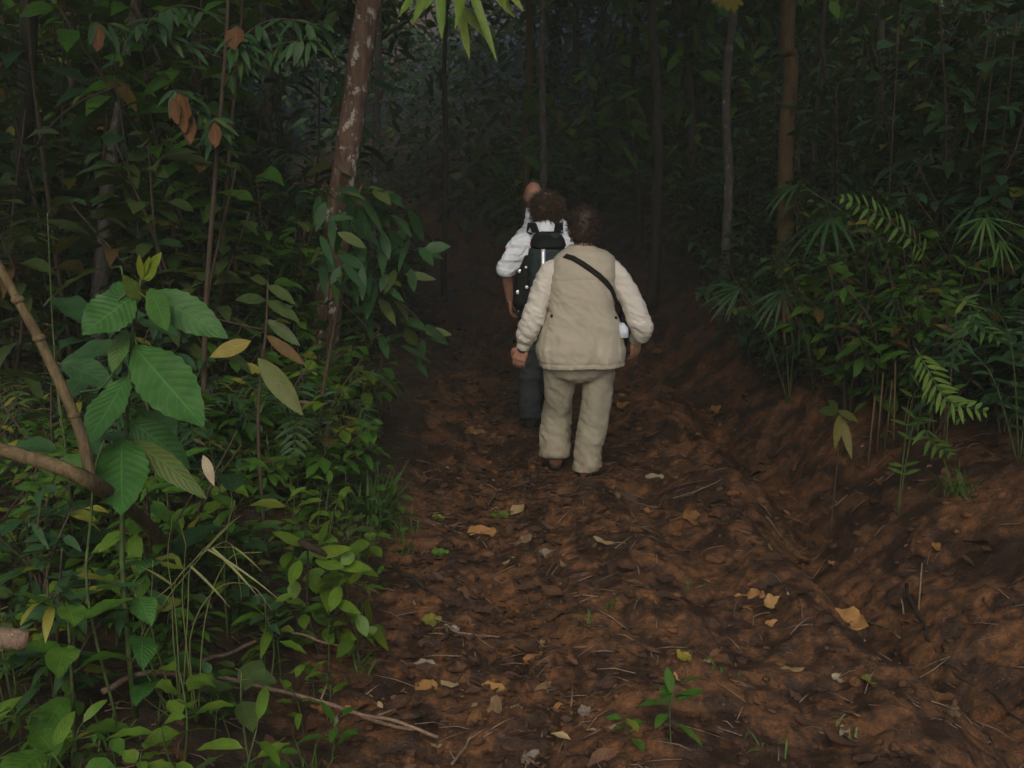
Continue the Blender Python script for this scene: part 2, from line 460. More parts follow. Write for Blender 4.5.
def frond(fb, sb, pts, nl=14, LL=.16, WW=.025, mat=None, taper=True, rng=RNG, prof='lan', fwd=.5, droop=.25, up=(0, 0, 1), rad=.004, tint=None):
    c = curve(pts, 16)
    sb.tube(c, np.linspace(rad, rad*.3, len(c)), 5)
    tan = unit(np.gradient(c, axis=0))
    t = np.linspace(.14, .985, nl)
    idx = np.clip(t*(len(c)-1), 0, len(c)-1.01); i0 = idx.astype(int); fr = (idx-i0)[:, None]
    b = c[i0]*(1-fr)+c[i0+1]*fr; tg = unit(tan[i0])
    side = unit(np.cross(tg, np.asarray(up, float))); nn = np.cross(side, tg)
    prl = np.sin(np.pi*np.clip(t*.82+.14, 0, 1))**.6 if taper else np.ones(nl)
    for sgn in (-1, 1):
        d = side*sgn+tg*(fwd+rng.normal(0, .1, (nl, 1)))+nn*rng.normal(.1, .12, (nl, 1))
        leaves(fb, b, d, nn+rng.normal(0, .15, (nl, 3)), LL*prl*rng.uniform(.85, 1.1, nl), WW*rng.uniform(.85, 1.15, nl), droop, .25, 5, 2, prof, tint, rng=rng)

def k_fern(seed, n=6, R_=.6, rise=.45, mat='leaf_mid', nl=16, LL=.14, WW=.028, smat='stem_green', prof='lan'):
    rng = np.random.default_rng(seed); sb, fb = Buf(), Buf()
    for i in range(n):
        a = i*6.28/n+rng.uniform(-.4, .4); r = R_*rng.uniform(.7, 1.15); z = rise*rng.uniform(.7, 1.3)
        dx, dy = math.cos(a), math.sin(a)
        frond(fb, sb, [(0, 0, -.05), (dx*r*.3, dy*r*.3, z*.8), (dx*r*.7, dy*r*.7, z), (dx*r, dy*r, z*.65)], nl, LL, WW, rng=rng)
    return [('stem', sb.mesh('stem'), M[smat]), ('foliage', fb.mesh('foliage'), M[mat])]

def k_palm(seed, n=5, h=.9, mat='leaf_blue', LL=.34, WW=.035, fan=9):
    rng = np.random.default_rng(seed); sb, fb = Buf(), Buf()
    for i in range(n):
        a = i*6.28/n+rng.uniform(-.5, .5); r = h*.55*rng.uniform(.6, 1.2)
        tip = np.array([math.cos(a)*r, math.sin(a)*r, h*rng.uniform(.6, 1.05)])
        c = curve([(0, 0, -.05), tip*np.array([.4, .4, .7]), tip], 8)
        sb.tube(c, np.linspace(.006, .003, len(c)), 5)
        out = np.array([math.cos(a), math.sin(a), -.15])
        sd = np.cross(out, [0, 0, 1.])
        an = np.linspace(-1.35, 1.35, fan)
        d = np.cos(an)[:, None]*out+np.sin(an)[:, None]*sd
        leaves(fb, np.tile(tip, (fan, 1))+d*.01, d, np.array([0, 0, 1.])+rng.normal(0, .1, (fan, 3)), LL*rng.uniform(.75, 1.1, fan)*(1-.25*np.abs(an)/1.35), WW, .55, .3, 6, 2, 'lan', rng=rng)
    return [('stem', sb.mesh('stem'), M['stem_green']), ('foliage', fb.mesh('foliage'), M[mat])]

def k_grass(seed, n=40, h=.35, mat='grass', w=.008, lean=.5):
    rng = np.random.default_rng(seed); fb = Buf()
    a = rng.uniform(0, 6.28, n); e = rng.uniform(.7, 1.5, n)
    d = np.stack([np.cos(a)*np.cos(e), np.sin(a)*np.cos(e), np.sin(e)], -1)
    b = np.stack([rng.normal(0, .03, n), rng.normal(0, .03, n), -.01+0*a], -1)
    leaves(fb, b, d, np.stack([np.cos(a), np.sin(a), 0*a], -1)*-1+[0, 0, .3], h*rng.uniform(.5, 1.15, n), w*rng.uniform(.7, 1.3, n), rng.uniform(.1, lean+.2, n), .3, 6, 2, 'bld', rng=rng)
    return [('blades', fb.mesh('blades'), M[mat])]

def k_seedling(seed, h=.18, n=7, L=.085, W=.038, mat='leaf_mid', prof='ell'):
    rng = np.random.default_rng(seed); sb, fb = Buf(), Buf()
    top = np.array([rng.normal(0, .02), rng.normal(0, .02), h])
    c = curve([(0, 0, -.04), top*.55+rng.normal(0, .008, 3), top], 8)
    sb.tube(c, np.linspace(.003, .0015, len(c)), 5)
    t = np.linspace(.45, 1, n); i0 = np.minimum((t*(len(c)-1)).astype(int), len(c)-1)
    az = np.arange(n)*2.5+rng.uniform(0, 6); el = rng.uniform(-.1, .7, n)
    d = np.stack([np.cos(az)*np.cos(el), np.sin(az)*np.cos(el), np.sin(el)], -1)
    b = c[i0]+d*L*.2
    for q in range(n): sb.tube([c[i0][q], b[q]], .0011, 3, False)
    leaves(fb, b, d, np.array([0, 0, 1.])+rng.normal(0, .25, (n, 3)), L*rng.uniform(.6, 1.2, n), W*rng.uniform(.75, 1.2, n), rng.uniform(.05, .45, n), .25, 6, 2, prof, None, .05, rng=rng)
    return [('stem', sb.mesh('stem'), M['stem_green']), ('foliage', fb.mesh('foliage'), M[mat])]

def k_bigleaf(seed, h=.7, n=9, L=.28, W=.13, mat='leaf_big', prof='ell', smat='stem_green'):
    rng = np.random.default_rng(seed); sb, fb = Buf(), Buf()
    top = np.array([rng.normal(0, .06), rng.normal(0, .06), h])
    c = curve([(0, 0, -.05), top*.5+rng.normal(0, .03, 3), top], 10)
    sb.tube(c, np.linspace(.0055, .0028, len(c)), 6)
    t = np.linspace(.18, 1, n); i0 = np.minimum((t*(len(c)-1)).astype(int), len(c)-1)
    az = np.arange(n)*2.2+rng.uniform(0, 6); el = rng.uniform(-.1, .6, n)
    d = np.stack([np.cos(az)*np.cos(el), np.sin(az)*np.cos(el), np.sin(el)], -1)
    b = c[i0]+d*L*.15
    for q in range(n): sb.tube([c[i0][q], b[q]], .0025, 4, False)
    leaves(fb, b, d, np.array([0, 0, 1.])+rng.normal(0, .25, (n, 3)), L*rng.uniform(.55, 1.1, n), W*rng.uniform(.8, 1.15, n), rng.uniform(.2, .6, n), .2, 10, 4, prof, None, .04, rng=rng)
    return [('stem', sb.mesh('stem'), M[smat]), ('foliage', fb.mesh('foliage'), M[mat])]

def put(parts, name, loc, label, cat, group=None, rz=0, sc=1.0, tilt=None):
    r = empty(name, loc, rz, sc)
    if tilt: r.rotation_euler = (tilt[0], tilt[1], rz)
    tag(r, label, cat, group)
    for (pn, me, mt) in parts: link(pn, me, mt, r)
    return r
def copy_thing(src, loc, rz, sc, label=None, group=None):
    r = src.copy(); COL.objects.link(r); r.location = loc; r.rotation_euler = (random.gauss(0, .06), random.gauss(0, .06), rz); r.scale = (sc, sc, sc)
    if label: r['label'] = label
    if group: r['group'] = group
    for ch in list(src.children):
        c = ch.copy(); COL.objects.link(c); c.parent = r
    return r

exec_parts = []
# ------------------------------------------------------------------ GROUND AND PATH
def grid_axis(segs):
    out = [segs[0][0]]
    for (a, b, st) in segs:
        n = max(1, int(round((b-a)/st)))
        out += list(np.linspace(a, b, n+1)[1:])
    return np.array(out)
gx = grid_axis([(-60, -16, 4), (-16, -6, .6), (-6, -2.2, .10), (-2.2, -1.0, .04), (-1.0, 2.2, .018), (2.2, 3.6, .04), (3.6, 7, .12), (7, 16, .6), (16, 60, 4)])
gy = grid_axis([(-40, -4, 4), (-4, 1.6, .25), (1.6, 2.3, .05), (2.3, 5.0, .018), (5, 8, .03), (8, 12, .07), (12, 24, .25), (24, 60, 1.5)])
X, Y = np.meshgrid(gx, gy, indexing='ij')
Z = terrain(X.ravel(), Y.ravel()); PM = path_mask(X.ravel(), Y.ravel())
VV = np.stack([X.ravel(), Y.ravel(), Z], -1)
nx, ny = X.shape
ii, jj = np.meshgrid(np.arange(nx-1), np.arange(ny-1), indexing='ij')
a0 = (ii*ny+jj).ravel(); FF = np.stack([a0, a0+ny, a0+ny+1, a0+1], -1)
fm = PM[FF].mean(1)
inpath = (fm > .5) & (VV[FF][:, :, 1].mean(1) > -4) & (VV[FF][:, :, 1].mean(1) < 24)
def sub_sheet(name, sel, kind):
    F = FF[sel]; used = np.unique(F); mp = -np.ones(len(VV), int); mp[used] = np.arange(len(used))
    me = bpy.data.meshes.new(name); F2 = mp[F]; V2 = VV[used]
    me.vertices.add(len(V2)); me.vertices.foreach_set('co', V2.ravel())
    me.loops.add(F2.size); me.loops.foreach_set('vertex_index', F2.ravel().astype(np.int32))
    me.polygons.add(len(F2)); me.polygons.foreach_set('loop_start', (np.arange(len(F2))*4).astype(np.int32))
    me.polygons.foreach_set('use_smooth', np.ones(len(F2), bool))
    me.update(calc_edges=True)
    # shared smooth normals across the seam come from the same height field
    at_ = me.attributes.new('pathmask', 'FLOAT', 'POINT'); at_.data.foreach_set('value', PM[used])
    me.materials.append(M['soil'])
    o = bpy.data.objects.new(name, me); COL.objects.link(o); o['kind'] = kind
    return o
sub_sheet('path', inpath, 'structure')
sub_sheet('ground', ~inpath, 'structure')

# ------------------------------------------------------------------ TREES
def trunk_buf(pts, r0, r1, n=14, wob=.08, k=26):
    b = Buf(); c = curve(pts, k); t = np.linspace(0, 1, len(c)); q0 = random.uniform(0, 90)
    c = c+np.stack([fbm(np.stack([t*5+q0, 0*t, 0*t], -1), 2, 3), fbm(np.stack([t*5+q0, 0*t+9, 0*t], -1), 2, 4), 0*t], -1)*(.05 if r0 < .075 else .025)
    flare = 1+.55*np.exp(-t*len(c)*.35)
    b.tube(c, (r0+(r1-r0)*t)*flare, n, True, wob)
    return b, c
def crown_parts(seed, zc, rad, nl, L, W, mat, clumps=16, flat=.55, hole=None, trunk_top=None, tb=None):
    rng = np.random.default_rng(seed); fb = Buf()
    cc = rng.normal(0, 1, (clumps, 3)); cc = unit(cc)*rng.uniform(.25, 1, (clumps, 1))
    cc = cc*np.array([rad, rad, rad*flat])+np.array([0, 0, zc])
    if tb is not None:
        for q in cc:
            st = np.array(trunk_top)*np.array([1, 1, rng.uniform(.72, .98)])
            mid = (st+q)*.5+np.array([0, 0, rad*.12])
            c = curve([st, mid, q], 8); tb.tube(c, np.linspace(.035, .008, len(c))*(rad/3), 5)
    per = nl//clumps
    for q in cc:
        r = rad*rng.uniform(.25, .5)
        p = q+rng.normal(0, .5, (per, 3))*np.array([r, r, r*.7])
        az = rng.uniform(0, 6.28, per); el = rng.uniform(-.9, .3, per)
        d = np.stack([np.cos(az)*np.cos(el), np.sin(az)*np.cos(el), np.sin(el)], -1)
        leaves(fb, p, d, np.array([0, 0, 1.])+rng.normal(0, .5, (per, 3)), L*rng.uniform(.6, 1.2, per), W*rng.uniform(.7, 1.2, per), .2, .2, 3, 2, 'ell', None, rng=rng)
    return fb
def tree(name, label, base, pts, r0, r1, bark, seed, zc, rad, nl, L=.2, W=.08, mat='leaf_dark', group=None, flat=.55, cat='tree', clumps=16):
    root = empty(name, base); tag(root, label, cat, group)
    tb, c = trunk_buf(pts, r0, r1)
    fb = crown_parts(seed, zc, rad, nl, L, W, mat, clumps, flat, trunk_top=c[-1], tb=tb)
    fbv = fb
    link('trunk', tb.mesh('trunk'), M[bark], root)
    cr = link('crown', fbv.mesh('crown'), M[mat], root); cr.location = (c[-1][0], c[-1][1], 0)
    return root

def trunk_from_px(px_pts, Y, top_z=7.0, tilt=None):
    """trunk line through photo points at depth Y, continued above the frame; returns base and local points"""
    P = [at(x, y, Y) for x, y in px_pts]
    d = (P[0]-P[1]); d = d/max(d.z, .01)
    top = P[0]+d*(top_z-P[0].z)
    gz = hz(P[-1].x, P[-1].y)
    d2 = (P[-2]-P[-1]); d2 = d2/max(d2.z, .01)
    b = P[-1]-d2*(P[-1].z-gz); b.z = hz(b.x, b.y)
    allp = [b-Vector((0, 0, .15))]+P[::-1]+[top]
    return b, [tuple(p-b) for p in allp]

# the big lichened tree left of the path, with the leaf spray that hangs into the top of the picture
b, pts = trunk_from_px([(372, 0), (356, 110), (342, 200), (335, 250)], 6.6, 6.2)
big = tree('tree', 'leaning reddish trunk spotted with pale lichen, thickest tree left of the path', b, pts, .080, .076, 'bark_red', 101, 7.6, 2.6, 2600, .24, .09)
spray_tip = at(462, -42, 4.6)
lb, sp = Buf(), Buf()
st = b+Vector(pts[-1])*.62
lc = curve([st-b, (st+spray_tip)*.5+Vector((0, 0, .5))-b, spray_tip+Vector((-.15, .1, .12))-b, spray_tip-b], 16)
lb.tube(lc, np.linspace(.03, .007, len(lc)), 6)
rg = np.random.default_rng(5)
def px_leaf(buf, origin, b0, tip, Y0, Y1, wpx, nrm=(0, -1, .35), tint=(.5, 0, 0), nu=12, nv=4, prof='ell', droop=0, fold=.15, wavy=.03, serr=0, curl=0):
    A = at(b0[0], b0[1], Y0); B = at(tip[0], tip[1], Y1)
    d = B-A; L = d.length; Wm = wpx/F_*(Y0+Y1)*.5
    leaves(buf, np.array([tuple(A-origin)]), np.array([tuple(d)]), np.array([nrm]), L, Wm, droop, fold, nu, nv, prof, np.array([tint]), wavy, serr, rg, curl)
for (bx, by, tx, ty, w) in [(425, -20, 398, 18, 15), (440, -25, 442, 40, 16), (455, -20, 470, 60, 17), (450, -5, 488, 40, 13), (465, -28, 497, 62, 14),
                            (480, -30, 515, 18, 16), (490, -35, 524, 12, 14), (470, -30, 455, 30, 13), (430, -15, 412, 25, 13), (445, -25, 425, 10, 12), (500, -40, 505, 8, 13), (455, 0, 462, 34, 11)]:
    dy = rg.uniform(-.12, .12)
    px_leaf(sp, b, (bx, by), (tx, ty), 4.6+dy, 4.5+dy*1.6, w, (rg.normal(0, .4), -1, .3), (rg.random(), .25*rg.random(), 0), 8, 2, 'lan', fold=.25)
    lb.tube([spray_tip-b, at(bx, by, 4.6+dy)-b], .003, 4, False)
link('limb', lb.mesh('limb'), M['bark_red'], big)
link('leaf_spray', sp.mesh('leaf_spray'), M['leaf_bright'], big)

b, pts = trunk_from_px([(136, 0), (128, 60), (117, 130), (113, 185)], 6.0, 6)
tree('tree', 'slender pale blotched trunk rising at upper left beside hanging dead leaves', b, pts, .035, .03, 'bark_pale', 102, 7.2, 2.0, 1400, .22, .085)
b, pts = trunk_from_px([(30, 0), (25, 130), (22, 240)], 6.8, 6)
tree('tree', 'dim straight trunk nearest the left edge of the view', b, pts, .06, .055, 'bark_dark', 103, 7.4, 2.4, 1800, .24, .09)
b, pts = trunk_from_px([(378, 40), (377, 90), (375, 140)], 9.5, 7)
tree('tree', 'thin pale pole trunk just behind the lichened tree', b, pts, .035, .03, 'bark_pale', 104, 8, 2.0, 1300, .24, .09)
b, pts = trunk_from_px([(541, 0), (543, 60), (545, 170)], 13, 8)
tree('tree', 'thin whitish trunk standing above the walkers at centre', b, pts, .045, .04, 'bark_pale', 105, 8.5, 2.4, 1700, .26, .1)
b, pts = trunk_from_px([(528, 0), (527, 100), (526, 180)], 14.5, 8)
tree('tree', 'thin grey trunk left of the whitish trunk above the walkers', b, pts, .05, .045, 'bark_brown', 106, 8.5, 2.4, 1700, .26, .1)
b, pts = trunk_from_px([(730, 0), (728, 50), (726, 150)], 10, 7)
tree('tree', 'slim pale grey trunk under the yellowish leaf tuft at top right', b, pts, .042, .038, 'bark_pale', 107, 7.6, 2.3, 1700, .25, .09)
b, pts = trunk_from_px([(790, 0), (789, 60), (788, 150)], 9, 7)
tree('tree', 'straight olive brown trunk at upper right, thicker than its pale neighbour', b, pts, .065, .06, 'bark_brown', 108, 7.6, 2.6, 2000, .25, .09)
b, pts = trunk_from_px([(826, 0), (820, 70), (815, 160)], 9.6, 7)
tree('tree', 'thin leaning grey stem right of the olive brown trunk', b, pts, .025, .02, 'bark_dark', 109, 7.4, 1.8, 1300, .25, .09)
for k, (px, Y, r, lab) in enumerate([
        (636, 15, .07, 'dim dark trunk beyond the path, leftmost of the row right of the walkers'),
        (655, 12.5, .085, 'dim thick dark trunk in the middle of the row right of the walkers'),
        (690, 14, .10, 'broad dark trunk at the right end of the row right of the walkers'),
        (445, 15, .05, 'thin dark trunk rising where the path disappears'),
        (268, 10, .055, 'dark trunk between the lichened tree and the hanging dead leaves'),
        (75, 9, .06, 'dim dark trunk left of the slender blotched trunk'),
        (600, 19, .08, 'faint far trunk above the woman in the beige vest'),
        (880, 11, .06, 'dim trunk among the leaves at upper right')]):
    b, pts = trunk_from_px([(px+random.uniform(-6, 6), 0), (px+random.uniform(-3, 3), 90), (px, 190)], Y, 8)
    tree('tree', lab, b, pts, r*.72, r*.6, 'bark_dark', 120+k, 8.2, 2.7, 2000, .26, .1)
# unseen trees added beside the view so their crowns shade far ground and banks
for (x, y, zc, rad, nl, lab) in [(-3.9, 4.7, 4.9, 2.5, 3600, 'unseen tree added to shade the path from the left'), (4.8, 6.2, 5.0, 3.0, 5600, 'unseen tree added to shade the path from the right'),
                            (-5.4, 2.4, 4.5, 2.6, 4800, 'unseen tree added to shade the undergrowth at left'), (5.5, -.5, 4.7, 2.8, 7400, 'unseen tree added to shade the right bank')]:
    lean = -x*(.62 if abs(x) < 4.9 else .36)
    tree('tree', lab, Vector((x, y, hz(x, y))), [(0, 0, -.3), (lean*.2, 0, 2.4), (lean, .3, 4.6)], .11, .06, 'bark_dark', int(300+abs(x*10)+y), zc, rad, nl, .26, .11, flat=.26, clumps=34)
# unnamed trees that fill the depth of the forest, crowns from low down
protos = []
for k in range(5):
    h = [7, 8, 6.5, 9, 7.5][k]
    pts = [(0, 0, -.3), (random.uniform(-.15, .15), random.uniform(-.15, .15), h*.4), (random.uniform(-.4, .4), random.uniform(-.4, .4), h)]
    protos.append((pts, h))
tproto = {}
far = []
for i in range(52):
    for _ in range(40):
        y = random.uniform(11, 31); x = random.uniform(-.62*y-1.5, .62*y+1.5)
        if abs(x-float(centre(min(y, 23)))) < 1.7+.02*y and y < 22: continue
        if all((x-a)**2+(y-b_)**2 > 2.0 for a, b_ in far): break
    far.append((x, y))
for i, (x, y) in enumerate(far):
    k = i % 5
    loc = (x, y, hz(x, y))
    if k not in tproto:
        pts, h = protos[k]
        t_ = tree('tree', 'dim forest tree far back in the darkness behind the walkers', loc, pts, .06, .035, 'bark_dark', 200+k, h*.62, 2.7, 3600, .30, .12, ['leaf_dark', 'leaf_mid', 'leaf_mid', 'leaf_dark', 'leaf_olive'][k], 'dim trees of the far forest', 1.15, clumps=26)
        tproto[k] = t_
    else:
        copy_thing(tproto[k], loc, random.uniform(0, 6.28), random.uniform(.8, 1.25))

# far-off wood: one mass of leaves on the rising hillside
fb = Buf(); n = 46000
y = RNG.uniform(17, 36, n); x = RNG.uniform(-.75, .75, n)*(y+4)
keep = (np.abs(x-centre(np.minimum(y, 23.5))) > 1.4) | (y > 23)
x, y = x[keep], y[keep]; n = len(x)
z = terrain(x, y)+RNG.uniform(0, 1, n)**1.3*np.clip((y-14)*.5, .8, 6.5)
az = RNG.uniform(0, 6.28, n); el = RNG.uniform(-.9, .4, n)
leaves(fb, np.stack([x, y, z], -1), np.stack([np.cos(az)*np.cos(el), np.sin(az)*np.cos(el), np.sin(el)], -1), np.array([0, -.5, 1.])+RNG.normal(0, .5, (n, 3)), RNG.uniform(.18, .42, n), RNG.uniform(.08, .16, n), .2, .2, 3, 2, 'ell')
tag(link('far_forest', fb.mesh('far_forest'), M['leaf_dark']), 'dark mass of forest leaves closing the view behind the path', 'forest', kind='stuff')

# ------------------------------------------------------------------ HAND-PLACED PLANTS, LEFT
def base_at(px, Y, ybase=None):
    p = at(px, 400, Y); p.z = hz(p.x, p.y); return p
def px_plant(name, label, cat, origin, stems, lvs, smat, lmat, nu=12, nv=4, prof='ell', serr=0, wavy=.04, fold=.15, group=None, extra=None):
    """stems: (list of (px,py,Y), r0, r1); lvs: (base px, tip px, Y0, Y1, width px, tint, droop)"""
    r = empty(name, origin); tag(r, label, cat, group)
    sb, fb = Buf(), Buf()
    for pl, r0, r1 in stems:
        c = curve([at(*q)-origin if not isinstance(q, Vector) else q-origin for q in pl], 14)
        sb.tube(c, np.linspace(r0, r1, len(c)), 7, True, .06)
    for (b0, t0, Y0, Y1, w, tint, dr) in lvs:
        px_leaf(fb, origin, b0, t0, Y0, Y1, w, (rg.normal(0, .25), -1, rg.uniform(.35, .9)), tint, nu, nv, prof, dr, fold, wavy, serr)
    link('stem', sb.mesh('stem'), M[smat], r)
    if lvs: link('foliage', fb.mesh('foliage'), M[lmat], r)
    return r

# large serrated-leaf shrub in the left foreground
Yh = 2.55
o = base_at(112, Yh)
px_plant('broadleaf_shrub', 'upright shrub with big serrated ribbed leaves, largest leaves in the left foreground', 'shrub', o,
    [([o-Vector((0, 0, .05)), (122, 560, Yh), (126, 440, Yh), (132, 340, Yh), (140, 285, Yh), (144, 275, Yh)], .008, .0035),
     ([(131, 290, Yh), (118, 300, Yh-.03)], .003, .002), ([(138, 292, Yh), (150, 300, Yh-.04)], .003, .002), ([(130, 345, Yh), (104, 385, Yh), (80, 392, Yh-.03)], .003, .002)],
    [((134, 296), (82, 334), Yh, Yh-.12, 46, (.6, 0, 0), .0), ((134, 290), (98, 305), Yh, Yh+.1, 30, (.3, 0, 0), 0),
     ((146, 292), (228, 333), Yh, Yh-.05, 38, (.5, 0, 0), .05), ((150, 288), (168, 331), Yh, Yh-.15, 24, (.8, .05, 0), 0),
     ((134, 346), (204, 426), Yh, Yh-.18, 56, (.75, 0, .0), .0), ((128, 376), (84, 448), Yh, Yh-.16, 44, (.7, 0, 0), 0),
     ((122, 438), (122, 515), Yh-.02, Yh-.2, 54, (.55, 0, 0), .0), ((126, 330), (112, 372), Yh, Yh-.06, 24, (.9, .12, 0), 0),
     ((128, 420), (190, 462), Yh, Yh+.05, 36, (.2, 0, .0), .1), ((128, 440), (206, 484), Yh, Yh-.1, 26, (.2, .1, .3), .15),
     ((140, 300), (122, 275), Yh, Yh-.05, 16, (1, .35, 0), 0)],
    'stem_green', 'leaf_big', 18, 6, 'ell', .045, .03, .12)
o2 = o+Vector((.03, .0, 0))
tipb = Buf()
for (b0, t0, w, ti) in [((143, 280), (162, 252), 13, (.7, .3, 0)), ((142, 280), (139, 254), 8, (.9, .5, 0)), ((142, 278), (150, 256), 6, (.9, .4, 0)), ((146, 281), (158, 265), 9, (.5, .2, 0))]:
    px_leaf(tipb, o, b0, t0, Yh-.01, Yh-.05, w, (0, -1, .3), ti, 8, 2, 'ell')
hero = bpy.data.objects['broadleaf_shrub']
tag(link('young_leaves', tipb.mesh('young_leaves'), M['leaf_bright'], hero), 'pale yellow-green young leaves at the shoot tip')
dt = Buf(); px_leaf(dt, o, (203, 455), (214, 483), Yh-.08, Yh-.12, 11, (0, -1, .5), (.8, .3, .2), 6, 2, 'ell', .1)
tag(link('dry_leaf_tip', dt.mesh('dry_leaf_tip'), M['dead_pale'], hero), 'pale withered leaf end')

# forked bare branch
Yb = 2.3
o = base_at(215, 3.6)
bb = Buf()
mb_ = [o-Vector((0, 0, .06)), at(185, 565, 3.3), at(140, 518, 2.75), at(92, 482, Yb), at(45, 462, Yb), at(-20, 444, Yb+.05)]
c = curve([p-o for p in mb_], 24); bb.tube(c, np.linspace(.022, .0165, len(c)), 9, True, .18)
c = curve([at(92, 482, Yb)-o, at(80, 430, Yb+.02)-o, at(45, 350, Yb+.05)-o, at(18, 300, Yb+.06)-o, at(-12, 245, Yb+.08)-o], 20)
bb.tube(c, np.linspace(.0135, .0105, len(c)), 9, True, .2)
for q in (6, 11, 15): bb.ball(c[q], (.016, .016, .012))
r = empty('bent_branch', o); tag(r, 'bare brown branch forking in a V at the left edge beside the big-leaved shrub', 'branch')
link('limb', bb.mesh('limb'), M['branch'], r)

# thin reflective stalk, and arching grass stalks
o = base_at(98, 2.45)
px_plant('plant_stalk', 'straight thin shiny green stalk below the forked branch at left', 'stalk', o,
    [([o-Vector((0, 0, .04)), (88, 600, 2.4), (91, 520, 2.4), (95, 470, 2.4), (104, 440, 2.42)], .0042, .003)],
    [((96, 470), (60, 452), 2.4, 2.5, 18, (.3, 0, 0), .1)], 'stem_green', 'leaf_mid')
o = base_at(170, 2.6)
gb = Buf()
for k, pl in enumerate(([(172, 600), (190, 565), (212, 548), (232, 545), (242, 600)], [(150, 620), (172, 585), (205, 551), (232, 547)], [(188, 610), (190, 570), (205, 548), (225, 530), (235, 500)],
           [(183, 610), (184, 572), (186, 545)], [(130, 680), (160, 610), (190, 570), (207, 549)], [(140, 660), (150, 610), (153, 560)], [(176, 620), (168, 560), (172, 520)], [(205, 620), (228, 560), (262, 552)], [(190, 640), (215, 590), (250, 585), (272, 610)])):
    pp = [o+Vector((random.uniform(-.03, .03), 0, -.02))]+[at(x, y, 2.55-.02*i_) for i_, (x, y) in enumerate(pl)]
    c = curve([p-o for p in pp], 18); gb.tube(c, np.linspace(.0026, .0009, len(c)), 5)
for (b0, t0, w) in (((212, 548), (258, 588), 3.2), ((205, 551), (242, 503), 3.0), ((190, 566), (230, 600), 3.0), ((186, 545), (176, 505), 2.8), ((232, 546), (262, 566), 2.6), ((172, 585), (140, 560), 2.8), ((207, 549), (282, 590), 2.6)):
    px_leaf(gb, o, b0, t0, 2.5, 2.45, w, (rg.normal(0, .4), -.6, .8), (rg.random(), .3*rg.random(), 0), 8, 2, 'bld', .15)
t = link('grass_stalks', gb.mesh('grass_stalks'), M['grass_dry'], None, o); tag(t, 'tall pale grass stalks bent over at the top in the left undergrowth', 'grass')

# sapling with yellow and olive drooping leaves
Ys = 3.9
o = base_at(259, Ys)
sp_ = px_plant('sapling', 'thin sapling holding one yellow and one long olive drooping leaf', 'sapling', o,
    [([o-Vector((0, 0, .05)), (258, 430, Ys), (263, 360, Ys), (266, 330, Ys), (268, 282, Ys)], .0075, .004),
     ([(264, 332, Ys), (250, 338, Ys-.1)], .003, .002), ([(262, 350, Ys), (262, 362, Ys-.1)], .003, .002), ([(264, 330, Ys), (215, 318, Ys-.1), (200, 305, Ys-.15)], .004, .002)],
    [((258, 358), (303, 412), Ys-.1, Ys-.2, 22, (.4, .25, .0), .05), ((266, 335), (305, 365), Ys, Ys-.1, 12, (.5, .3, 1), .0),
     ((266, 300), (300, 318), Ys, Ys-.1, 14, (.3, 0, 0), .1), ((266, 300), (235, 296), Ys, Ys-.1, 12, (.3, 0, 0), .1), ((268, 285), (295, 300), Ys, Ys-.1, 12, (.6, 0, 0), .1),
     ((267, 320), (300, 342), Ys, Ys-.05, 13, (.5, 0, 0), .1), ((268, 283), (250, 275), Ys, Ys-.1, 10, (.5, .1, 0), .1), ((202, 305), (180, 300), Ys-.15, Ys-.2, 12, (.5, .1, 0), .1)],
    'stem_brown', 'leaf_olive')
yb = Buf(); px_leaf(yb, o, (251, 341), (210, 357), Ys-.1, Ys-.15, 17, (.1, -1, .5), (.4, .3, .25), 10, 4)
tag(link('yellow_leaf', yb.mesh('yellow_leaf'), M['leaf_yellow'], sp_), 'single yellow leaf spotted with brown')

# young tree with the dense spray of leaves in front of the lichened trunk
Yt = 5.0
o = base_at(306, Yt); rg2 = np.random.default_rng(33)
lv = []
for i in range(84):
    cx = rg2.uniform(318, 425); cy = 205+(cx-325)*.75+rg2.normal(0, 48)
    if cy < 182: continue
    a = rg2.normal(1.0, .95); ln = rg2.uniform(16, 36)
    lv.append(((cx, cy), (cx+ln*math.cos(a), cy+ln*math.sin(a)), Yt+rg2.uniform(-.4, .3), Yt-.15+rg2.uniform(-.4, .2), rg2.uniform(7, 14), (rg2.random(), .25*(rg2.random() < .12), 0), .1))
px_plant('sapling', 'young tree with a slanting thin stem and a spray of leaves against the lichened trunk', 'sapling', o,
    [([o-Vector((0, 0, .05)), (318, 420, Yt), (332, 340, Yt), (345, 270, Yt), (356, 205, Yt), (362, 185, Yt)], .011, .005),
     ([(345, 270, Yt), (385, 290, Yt-.1), (420, 320, Yt-.15)], .005, .002), ([(350, 240, Yt), (385, 240, Yt), (410, 262, Yt-.2)], .005, .002),
     ([(356, 205, Yt), (385, 205, Yt), (400, 225, Yt-.1)], .004, .002), ([(340, 300, Yt), (370, 330, Yt-.1), (385, 350, Yt-.1)], .004, .002)],
    lv, 'stem_brown', 'leaf_dark', 8, 2)

# feathery bright grass at the path edge
g = k_grass(61, 170, .40, 'grass', .012, .6)
put(g, 'grass_tuft', base_at(372, 4.7), 'feathery bright green grass clump at the left path edge', 'grass', None, 0, 1)
